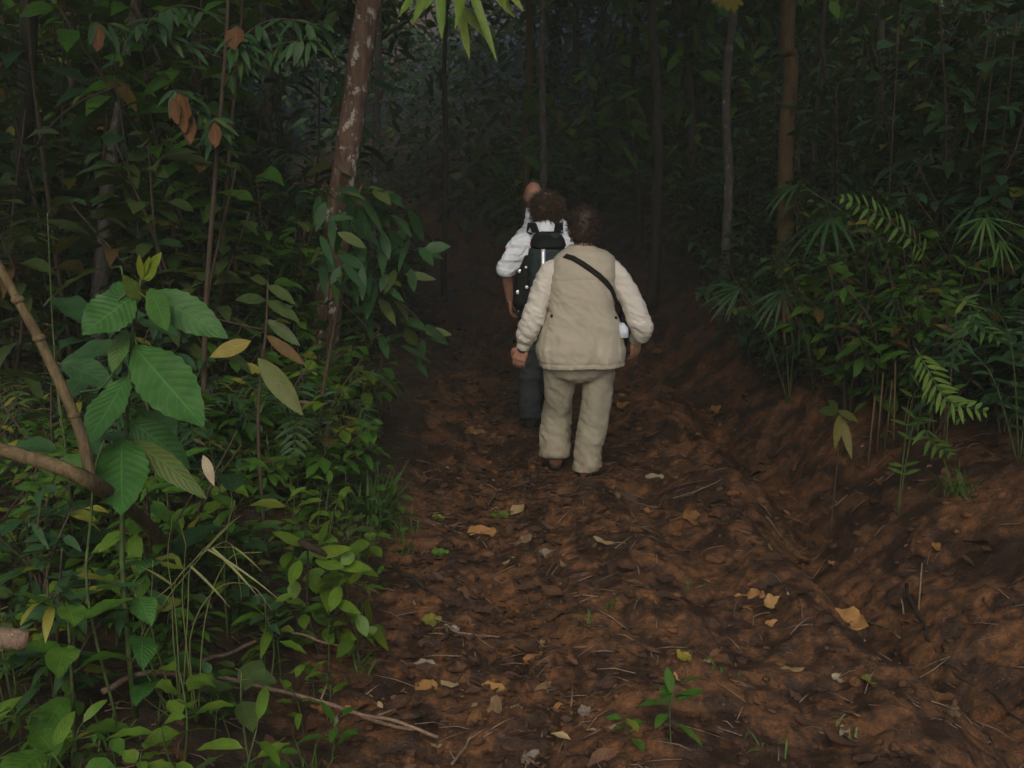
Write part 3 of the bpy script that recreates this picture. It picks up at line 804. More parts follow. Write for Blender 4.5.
# bright leaved small shrub at the path edge
o = base_at(312, 3.35); rg3 = np.random.default_rng(9); lv = []; Yg = 3.35
for i in range(34):
    cx = rg3.uniform(285, 372); cy = rg3.uniform(530, 640); a = rg3.uniform(-.6, 3.6); ln = rg3.uniform(18, 34)
    lv.append(((cx, cy), (cx+ln*math.cos(a), cy+abs(ln*math.sin(a))*.7), Yg+rg3.uniform(-.2, .2), Yg+rg3.uniform(-.3, .15), rg3.uniform(10, 16), (rg3.random(), .2*(rg3.random() < .2), 0), .1))
for (b0, t0, w, ti) in [((305, 545), (272, 532), 12, .15), ((312, 555), (352, 548), 14, .2), ((315, 560), (345, 568), 13, 0), ((300, 560), (290, 585), 14, 0), ((330, 562), (372, 570), 15, 0), ((318, 545), (330, 520), 14, 0), ((340, 585), (330, 612), 14, 0)]:
    lv.append((b0, t0, Yg-.15, Yg-.25, w, (.6, ti, 0), 0))
sh = px_plant('leafy_shrub', 'small bright green shrub with a dark withered bud at the path edge', 'shrub', o,
    [([o-Vector((0, 0, .04)), (308, 610, Yg), (308, 560, Yg), (306, 540, Yg-.1)], .006, .003), ([(308, 600, Yg), (335, 590, Yg-.05), (355, 570, Yg-.1)], .004, .002), ([(309, 640, Yg), (345, 625, Yg-.05), (360, 600, Yg-.1)], .004, .002)],
    lv, 'stem_brown', 'leaf_bright', 8, 2)
sd = Buf(); c = curve([at(298, 541, 3.15)-o, at(310, 547, 3.14)-o, at(322, 553, 3.15)-o, at(331, 560, 3.16)-o], 10)
sd.tube(c, [.004, .009, .012, .011, .013, .010, .009, .006, .005, .003][:len(c)] if len(c) == 10 else np.linspace(.01, .004, len(c)), 8, True, .4)
tag(link('seed_head', sd.mesh('seed_head'), M['twig_dark'], sh), 'dark shrivelled seed head')

# broad leaves at the lower left edge
for (px, Y, lab, sd_, h_, L_, mt) in [
        (45, 2.35, 'broad light green leaves low down at the left edge under the forked branch', 71, .42, .17, 'leaf_mid'),
        (30, 2.0, 'low glossy leaves at the left edge beside the cut log end', 72, .28, .15, 'leaf_mid'),
        (150, 2.6, 'broad leaves in the shade right behind the tall grass stalks', 73, .42, .17, 'leaf_big'),
        (60, 3.4, 'big dull leaves in the gloom behind the forked branch', 74, .8, .24, 'leaf_dark'),
        (215, 3.2, 'broad dark leaves between the yellow-leaved sapling and the grass stalks', 75, .5, .2, 'leaf_dark'),
        (155, 3.7, 'big pointed leaves behind and above the serrated shrub tip', 76, 1.15, .26, 'leaf_dark'),
        (60, 4.2, 'large soft leaves in the dark at mid left', 77, 1.25, .28, 'leaf_dark')]:
    put(k_bigleaf(sd_, h_, 10, L_, L_*.46, mt), 'broadleaf_plant', base_at(px, Y), lab, 'plant', None, random.uniform(0, 6), 1)
# corner fern
o = base_at(30, 2.22)
r = empty('fern', o); tag(r, 'pinnate fern leaf in the bottom left corner', 'fern'); fb, sb = Buf(), Buf()
frond(fb, sb, [Vector((-.1, .05, -.02)), at(-15, 766, 2.1)-o, at(40, 748, 2.12)-o, at(96, 735, 2.12)-o], 9, .085, .020, rng=rg)
frond(fb, sb, [Vector((-.1, .05, -.02)), at(-20, 740, 2.2)-o, at(10, 720, 2.2)-o, at(42, 715, 2.2)-o], 8, .07, .018, rng=rg)
link('stem', sb.mesh('stem'), M['stem_green'], r); link('foliage', fb.mesh('foliage'), M['leaf_mid'], r)
# cut log end
lg = Buf(); a_ = at(-40, 634, 1.95); b_ = at(27, 640, 2.0)
c = curve([a_, (a_+b_)*.5, b_], 8); lg.tube(c-np.array(b_), [.022]*len(c), 12, True, .12)
t = link('dead_log', lg.mesh('dead_log'), M['twig'], None, b_); tag(t, 'broken pinkish log end poking in at the left edge', 'log')

# hanging dead leaves upper left, each hanging from a thin twig of a small tree
o = base_at(200, 5.0); rr = empty('sapling', o); tag(rr, 'spindly small tree with reddish dead leaves hanging among green ones at upper left', 'sapling')
sb, fb, db = Buf(), Buf(), Buf()
stemp = [o-Vector((0, 0, .05)), at(205, 330, 5), at(215, 180, 5), at(225, 60, 5), at(230, -40, 5)]
c = curve([p-o for p in stemp], 18); sb.tube(c, np.linspace(.016, .008, len(c)), 7, True, .1)
for tw in ([(220, 120), (190, 95), (175, 90)], [(222, 90), (240, 60), (235, 35)], [(225, 60), (150, 30), (95, 22)], [(218, 150), (215, 125), (214, 118)], [(225, 70), (280, 45), (310, 40)], [(228, 20), (180, 5), (140, 25)], [(226, 50), (270, 20), (320, 25)]):
    c = curve([at(x, y, 5-.12*i)-o for i, (x, y) in enumerate(tw)], 9); sb.tube(c, np.linspace(.006, .002, len(c)), 5)
    for q in range(2, len(c)):
        for s_ in (0, 1, 2):
            d = np.array([rg.normal(.3, .8), -.4+rg.normal(0, .3), rg.normal(-.5, .35)])
            leaves(fb, c[q:q+1], [d], [[rg.normal(0, .3), -.6, .9]], rg.uniform(.08, .15), rg.uniform(.035, .06), .25, .2, 6, 2, 'lan', np.array([[rg.random(), .2*(rg.random() < .1), 0]]), rng=rg)
for (b0, t0, w) in [((180, 90), (185, 133), 22), ((188, 110), (190, 145), 14), ((236, 26), (234, 50), 20), ((97, 24), (98, 52), 14), ((214, 122), (216, 148), 13), ((172, 98), (178, 125), 12)]:
    px_leaf(db, o, b0, t0, 4.75, 4.7, w, (rg.normal(0, .3), -1, .2), (rg.random()*.6, .1, .4), 8, 4, 'ell', 0, .35, .08, 0, .15)
link('stem', sb.mesh('stem'), M['stem_brown'], rr); link('foliage', fb.mesh('foliage'), M['leaf_dark'], rr); link('dead_leaves', db.mesh('dead_leaves'), M['dead_leaf'], rr)
# curved leaning vine and diagonal dead stem upper left
for nm, lab, pl, Y, r_, mt in [
        ('vine', 'thin bare stem curving up from the left edge into the dark', [(2, 260), (12, 200), (40, 140), (75, 105), (120, 85)], 5.4, .010, 'bark_dark'),
        ('leaning_pole', 'dead pole leaning diagonally through the dark left undergrowth', [(235, 260), (190, 200), (160, 165), (135, 145)], 6.2, .018, 'bark_brown')]:
    b0 = base_at(pl[0][0]-6, Y); bf = Buf(); c = curve([b0-b0]+[at(x, y, Y)-b0 for x, y in pl], 20)
    bf.tube(c, np.linspace(r_, r_*.6, len(c)), 7, True, .1); t = link(nm, bf.mesh(nm), M[mt], None, b0); tag(t, lab, nm.replace('_', ' '))
# silvery palm frond
o = base_at(250, 7.6); r = empty('palm', o); tag(r, 'palm whose arching silvery frond shows left of the lichened trunk', 'palm'); fb, sb = Buf(), Buf()
frond(fb, sb, [Vector((0, 0, -.1)), at(258, 140, 7.6)-o, at(285, 84, 7.6)-o, at(320, 70, 7.5)-o, at(352, 92, 7.4)-o], 22, .42, .05, rng=rg, fwd=.55, droop=.55, rad=.012)
frond(fb, sb, [Vector((0, 0, -.1)), at(248, 170, 7.6)-o, at(225, 130, 7.6)-o, at(190, 130, 7.4)-o], 18, .4, .045, rng=rg, fwd=.55, droop=.5, rad=.012)
frond(fb, sb, [Vector((0, 0, -.1)), at(255, 190, 7.6)-o, at(275, 150, 7.4)-o, at(300, 160, 7.1)-o], 16, .35, .04, rng=rg, fwd=.5, droop=.45, rad=.01)
link('stem', sb.mesh('stem'), M['stem_brown'], r); link('fronds', fb.mesh('fronds'), M['leaf_blue'], r)

# ------------------------------------------------------------------ FALLEN BRANCHES AND TWIGS
def lying(name, lab, px_pts, r0, r1, mat='twig', lift=.012, cat='branch', fork=None, wob=.15):
    P = [ground(x, y) for x, y in px_pts]
    o = P[0].copy(); bf = Buf()
    c = curve([p-o+Vector((0, 0, lift)) for p in P], 28)
    c = c+np.stack([fbm(c*9+3, 2, 4), fbm(c*9+7, 2, 6), np.abs(fbm(c*9, 2, 8))], -1)*np.array([.026, .026, .010])
    bf.tube(c, np.linspace(r0, r1, len(c)), 7, True, wob)
    for k_ in range(2 if r0 > .004 else 0):
        q = random.randrange(4, len(c)-4); d = np.array([random.gauss(0, .05), random.gauss(0, .05), random.uniform(.0, .03)])
        bf.tube([c[q], c[q]+d*.6, c[q]+d], [r1*.8, r1*.6, r1*.4], 5)
    t = link(name, bf.mesh(name), M[mat], None, o); return tag(t, lab, cat)
lying('fallen_branch', 'long pale brown branch lying across the bottom left onto the path', [(102, 726), (150, 714), (230, 712), (290, 724), (350, 742), (395, 756), (440, 772)], .0085, .005, lift=.10)
lying('fallen_branch', 'thin curved branch above the long pale branch in the left undergrowth', [(180, 700), (235, 684), (275, 668), (310, 666), (345, 676)], .007, .004, lift=.10)
lying('fallen_branch', 'short straight pale stick at the path edge right of the seedlings', [(360, 728), (390, 734), (425, 743)], .007, .005, lift=.025)
lying('fallen_branch', 'dark thin stick slanting under the seedlings at left', [(196, 630), (240, 672), (285, 718)], .006, .004, 'twig_dark', .03)
lying('fallen_branch', 'dark stick lying along the left rut of the path', [(392, 572), (420, 592), (455, 608)], .010, .006, 'twig_dark', .012)
lying('fallen_branch', 'dark root running down the right edge of the path to the bottom corner', [(905, 590), (930, 640), (955, 680), (990, 710), (1030, 735)], .0075, .004, 'twig_dark', .003)
lying('fallen_branch', 'long reddish stick along the ridge above the right gully', [(765, 522), (800, 562), (850, 610), (900, 645)], .008, .005, 'branch', .008)
lying('twig', 'grey split twig lying in the left rut near the dark stick', [(444, 630), (460, 637), (502, 643)], .006, .003, 'twig', .01, 'twig')
lying('twig', 'small upright-leaning twig at the bottom edge right of the long branch', [(450, 770), (460, 755), (469, 745)], .005, .003, 'twig', .01, 'twig')
lying('twig', 'short pale twig on the right bank below the plants', [(830, 512), (846, 498)], .005, .003, 'twig', .012, 'twig')
lying('twig', 'thin long twig on the dark ground right of the woman', [(672, 502), (700, 492), (722, 482)], .004, .003, 'twig', .012, 'twig')
for (px, py, tx, ty, Y, lab) in [(918, 618, 922, 563, 0, 'thin dead stalk standing upright in the right gully'), (904, 620, 901, 598, 0, 'short dead stalk standing in the right gully')]:
    g_ = ground(px, py); t_ = at(tx, ty, g_.y+.05); bf = Buf(); bf.tube([(0, 0, -.03), tuple((t_-g_)*.5), tuple(t_-g_)], [.004, .0035, .003], 6)
    tag(link('dead_stalk', bf.mesh('dead_stalk'), M['twig'], None, g_), lab, 'stalk')

# ------------------------------------------------------------------ FALLEN LEAVES
def fallen(px, py, Lpx, Wpx, lab, mat, ang=0, curl=.25, tint=(.5, .2, .0), prof='ell', tilt=.42, cat='leaf', stand=0):
    p = ground(px, py); sc = p.y/F_
    L = Lpx*sc; Wd = Wpx*sc*1.5
    bf = Buf(); d = np.array([[math.cos(ang), math.sin(ang), stand]])
    leaves(bf, -d*L*.5+[[0, 0, .006+stand*L*.4]], d, [[random.gauss(0, .2), -tilt-.5*stand, 1-.7*stand]], L, Wd, 0, .35, 14, 6, prof, np.array([tint]), .07, .02, rg, curl)
    v = bf.v[0]
    v += .09*min(L, Wd)*np.stack([fbm(v*22/max(L, .08)*.2+k, 2, k) for k in (1, 2, 3)], -1)
    t = link('fallen_leaf', bf.mesh('fallen_leaf'), M[mat], None, p); return tag(t, lab, cat)
FL = [(748, 606, 34, 26, 'curled orange dead leaf with a torn edge, left one of the pair in the path', 'dead_orange', 2.4, .2, (.4, .2, .0)),
      (778, 606, 36, 18, 'crumpled tan leaf beside the torn orange leaf in the path', 'dead_orange', .3, .3, (.6, .7, .1)),
      (776, 625, 26, 8, 'narrow curled leaf strip below the crumpled tan leaf', 'dead_orange', .1, .3, (.6, .5, .1)),
      (846, 624, 44, 24, 'broad tan orange leaf lying flat on the ridge by the right gully', 'dead_orange', -.6, .15, (.8, .4, .0)),
      (482, 537, 33, 16, 'ochre dead leaf lying alone in the left half of the path', 'dead_orange', .1, .2, (.1, .3, .1)),
      (695, 521, 28, 17, 'reddish brown leaf with a grey stone-like patch right of the walkers', 'dead_leaf', .2, .2, (.9, .2, .0)),
      (627, 408, 26, 14, 'orange leaf on the ground just right of the woman in the vest', 'dead_orange', .4, .3, (.2, .1, .2)),
      (476, 435, 26, 15, 'dull orange leaf left of the walkers', 'dead_leaf', .4, .3, (1, .3, .2)),
      (684, 660, 18, 12, 'small yellow leaf standing on edge in the path', 'leaf_yellow', .6, .1, (.5, .4, 0)),
      (680, 680, 16, 11, 'tan folded leaf under the small yellow leaf', 'dead_orange', 1.3, .2, (.6, .8, 0)),
      (842, 687, 24, 9, 'narrow cream coloured leaf on the mud at right', 'dead_pale', -.5, .2, (.8, .2, 0)),
      (584, 717, 24, 10, 'greyish leaf standing up at the bottom centre of the path', 'dead_pale', 1.8, .2, (.2, 0, .1)),
      (548, 557, 24, 11, 'grey curled leaf between the ruts', 'dead_pale', .6, .3, (.1, 0, .2)),
      (426, 671, 28, 12, 'pale grey leaf at the left side of the path near the bottom', 'dead_pale', -.3, .3, (.3, .1, .1)),
      (426, 690, 30, 14, 'brown leaf flat against the mud at the left path edge', 'dead_leaf', 2.6, .1, (.8, .5, 0)),
      (432, 626, 22, 12, 'yellow green leaf lying in the left rut', 'leaf_olive', .2, .1, (.6, .7, 0)),
      (452, 632, 20, 10, 'white bleached leaf scrap beside the grey split twig', 'dead_pale', 2.2, .3, (1, 0, 0)),
      (492, 690, 34, 12, 'long tan leaf lying across the path bottom', 'dead_leaf', -.1, .2, (1, .6, 0)),
      (285, 449, 30, 18, 'pale brown dead leaf in the plants below the yellow-leaved sapling', 'dead_leaf', .3, .3, (.8, .4, 0)),
      (320, 712, 24, 15, 'orange brown leaf standing among the seedlings at lower left', 'dead_orange', 1.4, .2, (.1, .1, .2)),
      (343, 712, 18, 12, 'tan curled leaf next to the orange brown one by the seedlings', 'dead_orange', .9, .4, (.8, .5, .1)),
      (175, 757, 26, 20, 'brown dead leaf half hidden at the bottom edge at left', 'dead_leaf', 1.5, .3, (.6, .2, .2)),
      (438, 520, 16, 8, 'small bright green leaf dropped on the left of the path', 'leaf_bright', .3, .1, (.4, .1, 0)),
      (440, 556, 20, 9, 'green leaf lying flat in the left rut', 'leaf_mid', .1, .1, (.4, .1, 0)),
      (500, 517, 26, 9, 'fresh green leaf blade lying in the middle of the path', 'leaf_mid', .3, .1, (.6, .1, 0)),
      (655, 480, 22, 8, 'pale leaf on the ground right of the woman\'s feet', 'dead_pale', .1, .2, (.4, .4, .3)),
      (720, 412, 24, 10, 'dim tan leaf at the foot of the right bank', 'dead_leaf', .1, .2, (.9, .5, .2)),
      (940, 551, 20, 12, 'orange leaf on the right bank under the ferns', 'dead_leaf', .6, .2, (1, .4, 0)),
      (870, 682, 22, 12, 'pale green torn leaf beside the narrow cream leaf', 'leaf_olive', 1.1, .2, (.9, .6, .3)),
      (850, 735, 26, 16, 'pale frayed leaf at the bottom right of the path', 'dead_pale', -1.0, .3, (.1, .4, .3))]
for f in FL: fallen(*f)
# more dead leaves of the same sort strewn along the track
def dead_leaf_mesh(k):
    bf = Buf(); L = .085+.02*(k % 4); d = np.array([[1., 0, 0]])
    leaves(bf, [[-L/2, 0, .006]], d, [[0, rg.normal(0, .15), 1]], L, L*rg.uniform(.42, .7), 0, rg.uniform(.1, .6), 14, 6, 'ell', np.array([[rg.random(), .3*rg.random(), .5*rg.random()]]), .08, .02, rg, rg.uniform(.0, .35))
    bf.v[0] += .09*L*.5*np.stack([fbm(bf.v[0]*30+k*7, 2, q) for q in (1, 2, 3)], -1)
    return bf.mesh('fallen_leaf')
dm = []
for k in range(8):
    me = dead_leaf_mesh(k); me.materials.append(M[['dead_leaf', 'dead_orange', 'dead_leaf', 'litter', 'dead_pale', 'litter', 'dead_leaf', 'dead_orange'][k]]); dm.append(me)
for i in range(84):
    y_ = 2.5+6.5*random.random()**1.3; x_ = float(centre(y_))+random.choice([random.gauss(-.5, .25), random.gauss(1.0, .25), random.uniform(-1.2, 1.7)])
    t = bpy.data.objects.new('fallen_leaf', random.choice(dm)); COL.objects.link(t); t.location = (x_, y_, hz(x_, y_)+.004); s_ = random.uniform(.55, 1.15)
    t.scale = (s_, s_, s_); t.rotation_euler = (random.gauss(0, .3), random.gauss(0, .3), random.uniform(0, 6.28))
    tag(t, 'dull brown dead leaf lying among the litter on the muddy path', 'leaf', 'dull dead leaves strewn on the path')
# loose litter nobody could count
bf = Buf(); n = 8500
y = RNG.uniform(2.2, 14, n)**1.0; y = 2.1+(y-2.1)*RNG.uniform(.3, 1, n); x = centre(y)+np.where(RNG.random(n) < .45, RNG.normal(-.5, .28, n), RNG.normal(0, 1.5, n))
z = terrain(x, y)+.008
az = RNG.uniform(0, 6.28, n); d = np.stack([np.cos(az), np.sin(az), RNG.normal(0, .22, n)], -1)
L_ = RNG.lognormal(-3.6, .65, n).clip(.008, .12)
ti = np.stack([RNG.random(n)**2.6, np.where(RNG.random(n) < .06, RNG.random(n), 0), np.where(RNG.random(n) < .3, .8, 0)], -1)
leaves(bf, np.stack([x, y, z], -1), d, np.array([0, 0, 1.])+RNG.normal(0, .35, (n, 3)), L_, L_*RNG.uniform(.25, .6, n), 0, RNG.uniform(-.3, .6, n), 4, 2, 'ell', ti, .1, curl=RNG.uniform(-.1, .35, n))
tag(link('leaf_litter', bf.mesh('leaf_litter'), M['litter']), 'small dead leaves and scraps scattered over the mud', 'leaf litter', kind='stuff')
bf = Buf()
for i in range(1100):
    yy = 2.2+random.random()**1.6*8; xx = float(centre(yy))+random.gauss(0, 1.4); a = random.uniform(0, 6.28); l = random.uniform(.03, .16)
    p0 = np.array([xx, yy, hz(xx, yy)+.006]); p2 = np.array([xx+l*math.cos(a), yy+l*math.sin(a), 0]); p2[2] = hz(p2[0], p2[1])+.008
    pm_ = (p0+p2)/2+[random.gauss(0, .006), random.gauss(0, .006), .006]
    bf.tube([p0, pm_, p2], np.array([.0022, .002, .0012])*random.uniform(.6, 1.5), 4)
tag(link('twig_litter', bf.mesh('twig_litter'), M['twig']), 'thin twigs strewn over the mud and banks', 'twig litter', kind='stuff')
# clods of mud
bf = Buf()
for i in range(700):
    yy = 2.2+random.random()**1.5*7; xx = float(centre(yy))+random.uniform(-1.0, 1.7); s_ = random.lognormvariate(-4.4, .5)
    k0 = bf.n; bf.ball((xx, yy, hz(xx, yy)+s_*.2), (s_*random.uniform(.7, 1.4), s_*random.uniform(.7, 1.4), s_*.6), None, 9, 6)
    v = bf.v[-1]; cc_ = v.mean(0); nz_ = fbm(v/s_*.9+i, 2, 3)[:, None]; v[:] = cc_+(v-cc_)*(1+.55*nz_)
me = bf.mesh('mud_clods'); at2 = me.attributes.new('pathmask', 'FLOAT', 'POINT'); at2.data.foreach_set('value', np.ones(len(me.vertices)))
tag(link('mud_clods', me, M['soil']), 'crumbly clods of red mud on the path', 'mud', kind='stuff')

# ------------------------------------------------------------------ HAND-PLACED PLANTS, RIGHT
def frond_plant(lab, bx, Y, fr, mat, nl=14, LL=.14, WW=.03, name='fern', cat='fern', prof='lan', fwd=.6, droop=.2, up=(0, -.6, .8)):
    o = base_at(bx, Y+.5); r = empty(name, o); tag(r, lab, cat); fb, sb = Buf(), Buf()
    for pl in fr:
        frond(fb, sb, [Vector((0, 0, -.04))]+[at(x, y, Yq+.5)-o for (x, y, Yq) in pl], nl, LL, WW, rng=rg, prof=prof, fwd=fwd, droop=droop, up=up)
    link('stem', sb.mesh('stem'), M['stem_green'], r); link('foliage', fb.mesh('foliage'), M[mat], r); return r
def frond_only(r, pl, mat, nl, LL, WW, fwd=.7, droop=.15, up=(0, -.8, .5)):
    o = r.location; fb, sb = Buf(), Buf()
    frond(fb, sb, [at(x, y, q+.4)-o for x, y, q in pl], nl, LL, WW, rng=rg, fwd=fwd, droop=droop, up=up)
    link('frond_stem', sb.mesh('frond_stem'), M['stem_green'], r); tag(link('frond', fb.mesh('frond'), M[mat], r), 'arching frond in a brighter leaf colour, as if lit')  # mat is a brighter leaf colour, painting light onto this frond
r = frond_plant('fern with a bright serrated frond arching down at upper right', 950, 4.3, [[(955, 330, 4.3), (965, 270, 4.2), (985, 262, 4.1)], [(958, 300, 4.3), (975, 320, 4.2), (1000, 340, 4.1)]], 'leaf_mid', 10, .12, .03)
frond_only(r, [(930, 262, 4.2), (912, 240, 4.1), (880, 215, 4.0), (842, 198, 3.95)], 'leaf_bright', 13, .105, .030)
r = frond_plant('fern with a bright frond slanting down right, above the thin brown canes', 905, 4.1, [[(912, 400, 4.1), (935, 395, 4.0), (960, 420, 3.9)], [(915, 420, 4.1), (930, 440, 4.0), (950, 455, 3.9)]], 'leaf_mid', 9, .11, .026)
frond_only(r, [(915, 347, 4.05), (928, 370, 4.0), (948, 400, 3.95), (985, 412, 3.9)], 'leaf_bright', 13, .10, .028)
def fan_plant(lab, bx, Y, fans, mat, W=.03):
    Y += 1.3; o = base_at(bx, Y); r = empty('palm', o); tag(r, lab, 'palm'); fb, sb = Buf(), Buf()
    for (cx, cy, a0, a1, k, Lp, Yf) in fans:
        Yf += 1.3; p = at(cx, cy, Yf); c = curve([(0, 0, -.04), (p-o)*.5+Vector((0, .05, .12)), p-o], 10); sb.tube(c, np.linspace(.006, .003, len(c)), 5)
        for a in np.linspace(a0, a1, k):
            L = Lp/F_*Yf*rg.uniform(.8, 1.1); d = np.array([[math.cos(a), -.35+rg.normal(0, .1), -math.sin(a)]])
            leaves(fb, np.array([tuple(p-o)]), d, [[rg.normal(0, .2), -.7, .8]], L, W*rg.uniform(.8, 1.1), .18, .3, 8, 2, 'lan', None, rng=rg)
    link('stem', sb.mesh('stem'), M['stem_green'], r); link('foliage', fb.mesh('foliage'), M[mat], r); return r
fan_plant('dim palm seedling with a drooping fan leaf at the top of the right bank', 790, 5.6, [(783, 290, .6, 2.9, 10, 48, 5.4), (740, 288, 2.0, 3.4, 7, 40, 5.5), (800, 318, .2, 1.6, 6, 40, 5.4)], 'leaf_dark', .035)
fan_plant('palm seedling spreading a fan leaf under the bright upper frond', 915, 4.6, [(900, 292, .9, 3.2, 9, 36, 4.5), (870, 300, 2.0, 3.3, 6, 34, 4.5)], 'leaf_dark', .028)
fan_plant('small palm with pale arching leaflets near the right edge', 1000, 4.2, [(985, 218, .1, 3.0, 8, 42, 4.1), (1000, 240, .4, 1.9, 5, 30, 4.1)], 'leaf_mid', .024)
fan_plant('low palm seedling with narrow leaflets at the foot of the brown canes', 905, 4.3, [(905, 470, .2, 2.9, 8, 40, 4.2)], 'leaf_dark', .022)
# thin brown canes
o = base_at(895, 5.4); bf = Buf()
for (px, y0, y1) in [(880, 452, 372), (889, 455, 380), (897, 458, 360), (905, 455, 388), (913, 458, 374), (872, 450, 396), (920, 450, 400)]:
    g_ = base_at(px, 5.4+random.uniform(-.15, .15)); t_ = at(px+random.uniform(-4, 8), y1, g_.y)
    bf.tube([tuple(g_-o-Vector((0, 0, .04))), tuple((g_+t_)/2-o), tuple(t_-o)], [.006, .005, .004], 6)
tag(link('cane_clump', bf.mesh('cane_clump'), plain_mat('cane', (.13, .075, .035), .7), None, o), 'row of thin upright brown canes at the top of the right bank', 'canes')
# yellowish little plant and pale-leaved ones
o = base_at(838, 5.0)
px_plant('seedling', 'small plant with yellowish withered leaves at the foot of the right bank', 'seedling', o,
    [([o-Vector((0, 0, .03)), (840, 430, 5.0), (838, 410, 5.0)], .005, .003)],
    [((838, 412), (818, 408), 5, 4.9, 11, (.3, 0, 0), .1), ((838, 410), (858, 420), 5, 4.9, 10, (.5, .2, .2), .1), ((840, 414), (835, 445), 5, 4.9, 9, (.7, .6, .4), .1), ((841, 415), (852, 455), 5, 4.9, 9, (.7, .7, .5), .1), ((838, 410), (828, 398), 5, 4.95, 9, (.3, 0, 0), .1)], 'stem_brown', 'leaf_olive', 8, 2)
for (px, Y, lab, sd_, h_, L_, mt) in [
        (985, 4.4, 'broad rounded leaves near the right edge below the arching frond', 81, .95, .20, 'leaf_mid'),
        (1010, 4.0, 'large blunt leaves cut by the right edge halfway up', 82, 1.35, .20, 'leaf_dark'),
        (880, 5.2, 'tall plant with drooping bluish leaves at upper right', 83, 2.0, .24, 'leaf_blue'),
        (965, 4.9, 'tall plant with heart-shaped pale leaf high at the right', 84, 2.3, .24, 'leaf_blue'),
        (830, 6.2, 'dusky layered leaves right of the walkers at head height', 85, 1.7, .26, 'leaf_blue')]:
    put(k_bigleaf(sd_, h_*1.15, 18, L_, L_*.5, mt, smat='stem_brown'), 'broadleaf_plant', base_at(px, Y+1.3), lab, 'plant', None, random.uniform(0, 6), 1)
hl = Buf(); tl = [t for t in bpy.data.objects if t.get('label', '').startswith('tall plant with heart')][0]
px_leaf(hl, tl.location, (964, 40), (963, 66), 4.6, 4.55, 22, (0, -1, .2), (.7, .35, 0), 10, 4, 'hrt')
tag(link('pale_leaf', hl.mesh('pale_leaf'), M['leaf_olive'], tl), 'pale yellow-green hanging leaf')
for (b0, t0) in (((970, 252), (968, 280)), ((1012, 92), (1010, 112))):
    dl = Buf(); px_leaf(dl, tl.location, b0, t0, 4.6, 4.55, 16, (0, -1, .2), (.4, .1, .3), 10, 4, 'ell')
    tag(link('dead_leaf', dl.mesh('dead_leaf'), M['dead_leaf'], tl), 'reddish dead leaf')
# yellowish leaf tuft at the top: end of a twig from the pale tree behind it
o = bpy.data.objects  # noqa
pt = [t for t in bpy.data.objects if t.get('label', '').startswith('slim pale grey trunk')][0]
o = pt.location; yb, tb_ = Buf(), Buf()
tw = [at(731, -60, 10), at(722, -30, 9.0), at(726, -6, 8.6)]
c = curve([p-o for p in tw], 8); tb_.tube(c, np.linspace(.012, .004, len(c)), 5)
for (b0, t0, w) in [((724, -8), (712, 3), 9), ((726, -8), (728, 12), 10), ((726, -6), (738, 10), 10), ((728, -8), (743, 6), 8), ((724, -10), (719, 8), 8), ((730, -8), (735, 13), 8)]:
    px_leaf(yb, o, b0, t0, 8.6, 8.5, w, (0, -1, .3), (.6, .3, .1), 6, 2)
link('twig', tb_.mesh('twig'), M['bark_pale'], pt); tag(link('yellow_leaves', yb.mesh('yellow_leaves'), M['leaf_yellow'], pt), 'pale yellow leaf tuft on a drooping twig')

# seedlings and grass on the path
put(k_seedling(91, .17, 9, .09, .038, 'leaf_mid'), 'seedling', ground(672, 748), 'green seedling growing in the bottom middle of the path', 'seedling')
put(k_seedling(92, .09, 6, .06, .03, 'leaf_mid'), 'seedling', ground(640, 742), 'tiny seedling left of the larger one at the bottom of the path', 'seedling')
for (px, py, lab, sd_, n_, h_, mt) in [(612, 606, 'sparse grass tuft between the two ruts', 93, 16, .12, 'grass'), (722, 676, 'short grass tuft right of the small yellow leaf', 94, 9, .12, 'grass'),
        (590, 625, 'thin low grass just below the sparse tuft between the ruts', 95, 12, .10, 'grass'), (846, 735, 'frayed pale grass tuft at the bottom right of the path', 96, 14, .13, 'grass_dry'), (768, 748, 'few green grass blades near the bottom right', 97, 9, .11, 'grass'),
        (690, 590, 'single grass wisp in the right rut', 98, 5, .08, 'grass'), (960, 500, 'grassy tuft on top of the right bank under the ferns', 99, 40, .3, 'grass')]:
    put(k_grass(sd_, n_, h_, mt, .007, .8), 'grass_tuft', ground(px, py), lab, 'grass')

# ------------------------------------------------------------------ UNDERSTOREY, copies
P_ = {}
def scatter(key, maker, name, cat, group, label, spots):
    src = None
    for (x, y, sc) in spots:
        loc = (x, y, hz(x, y)); rz = random.uniform(0, 6.28)
        vs = P_.setdefault(key, [])
        if len(vs) < len(maker):
            o = put(maker[len(vs)](), name, loc, label, cat, group, rz, sc); vs.append(o)
        else:
            copy_thing(random.choice(vs), loc, rz, sc, label, group)
def spots(n, xr, yr, sr, md=.12, cond=None):
    out = []; tries = 0
    while len(out) < n and tries < n*60:
        tries += 1
        y = random.uniform(*yr); x = float(centre(y))+random.uniform(*xr)*(1 if y < 8 else 1+.06*(y-8))
        if cond and not cond(x, y): continue
        if any((x-a)**2+(y-b)**2 < md*md for a, b, _ in out): continue
        out.append((x, y, random.uniform(*sr)))
    return out
scatter('seedL', [lambda s=s: k_seedling(300+s, .13+.03*(s % 4), 6+s % 4, .075, .034+.004*(s % 3), ['leaf_mid', 'leaf_bright', 'leaf_bright', 'leaf_dark', 'leaf_mid', 'leaf_olive'][s], ['ell', 'lan', 'ell', 'hrt', 'ell', 'ell'][s]) for s in range(6)],
        'seedling', 'seedling', 'seedlings under the left shrubs', 'small green seedling growing in the litter left of the path', spots(240, (-2.4, -.97), (1.9, 5.4), (.7, 1.6), .06, lambda x, y: not (y < 2.95 and x > -1.6) or random.random() < .85))
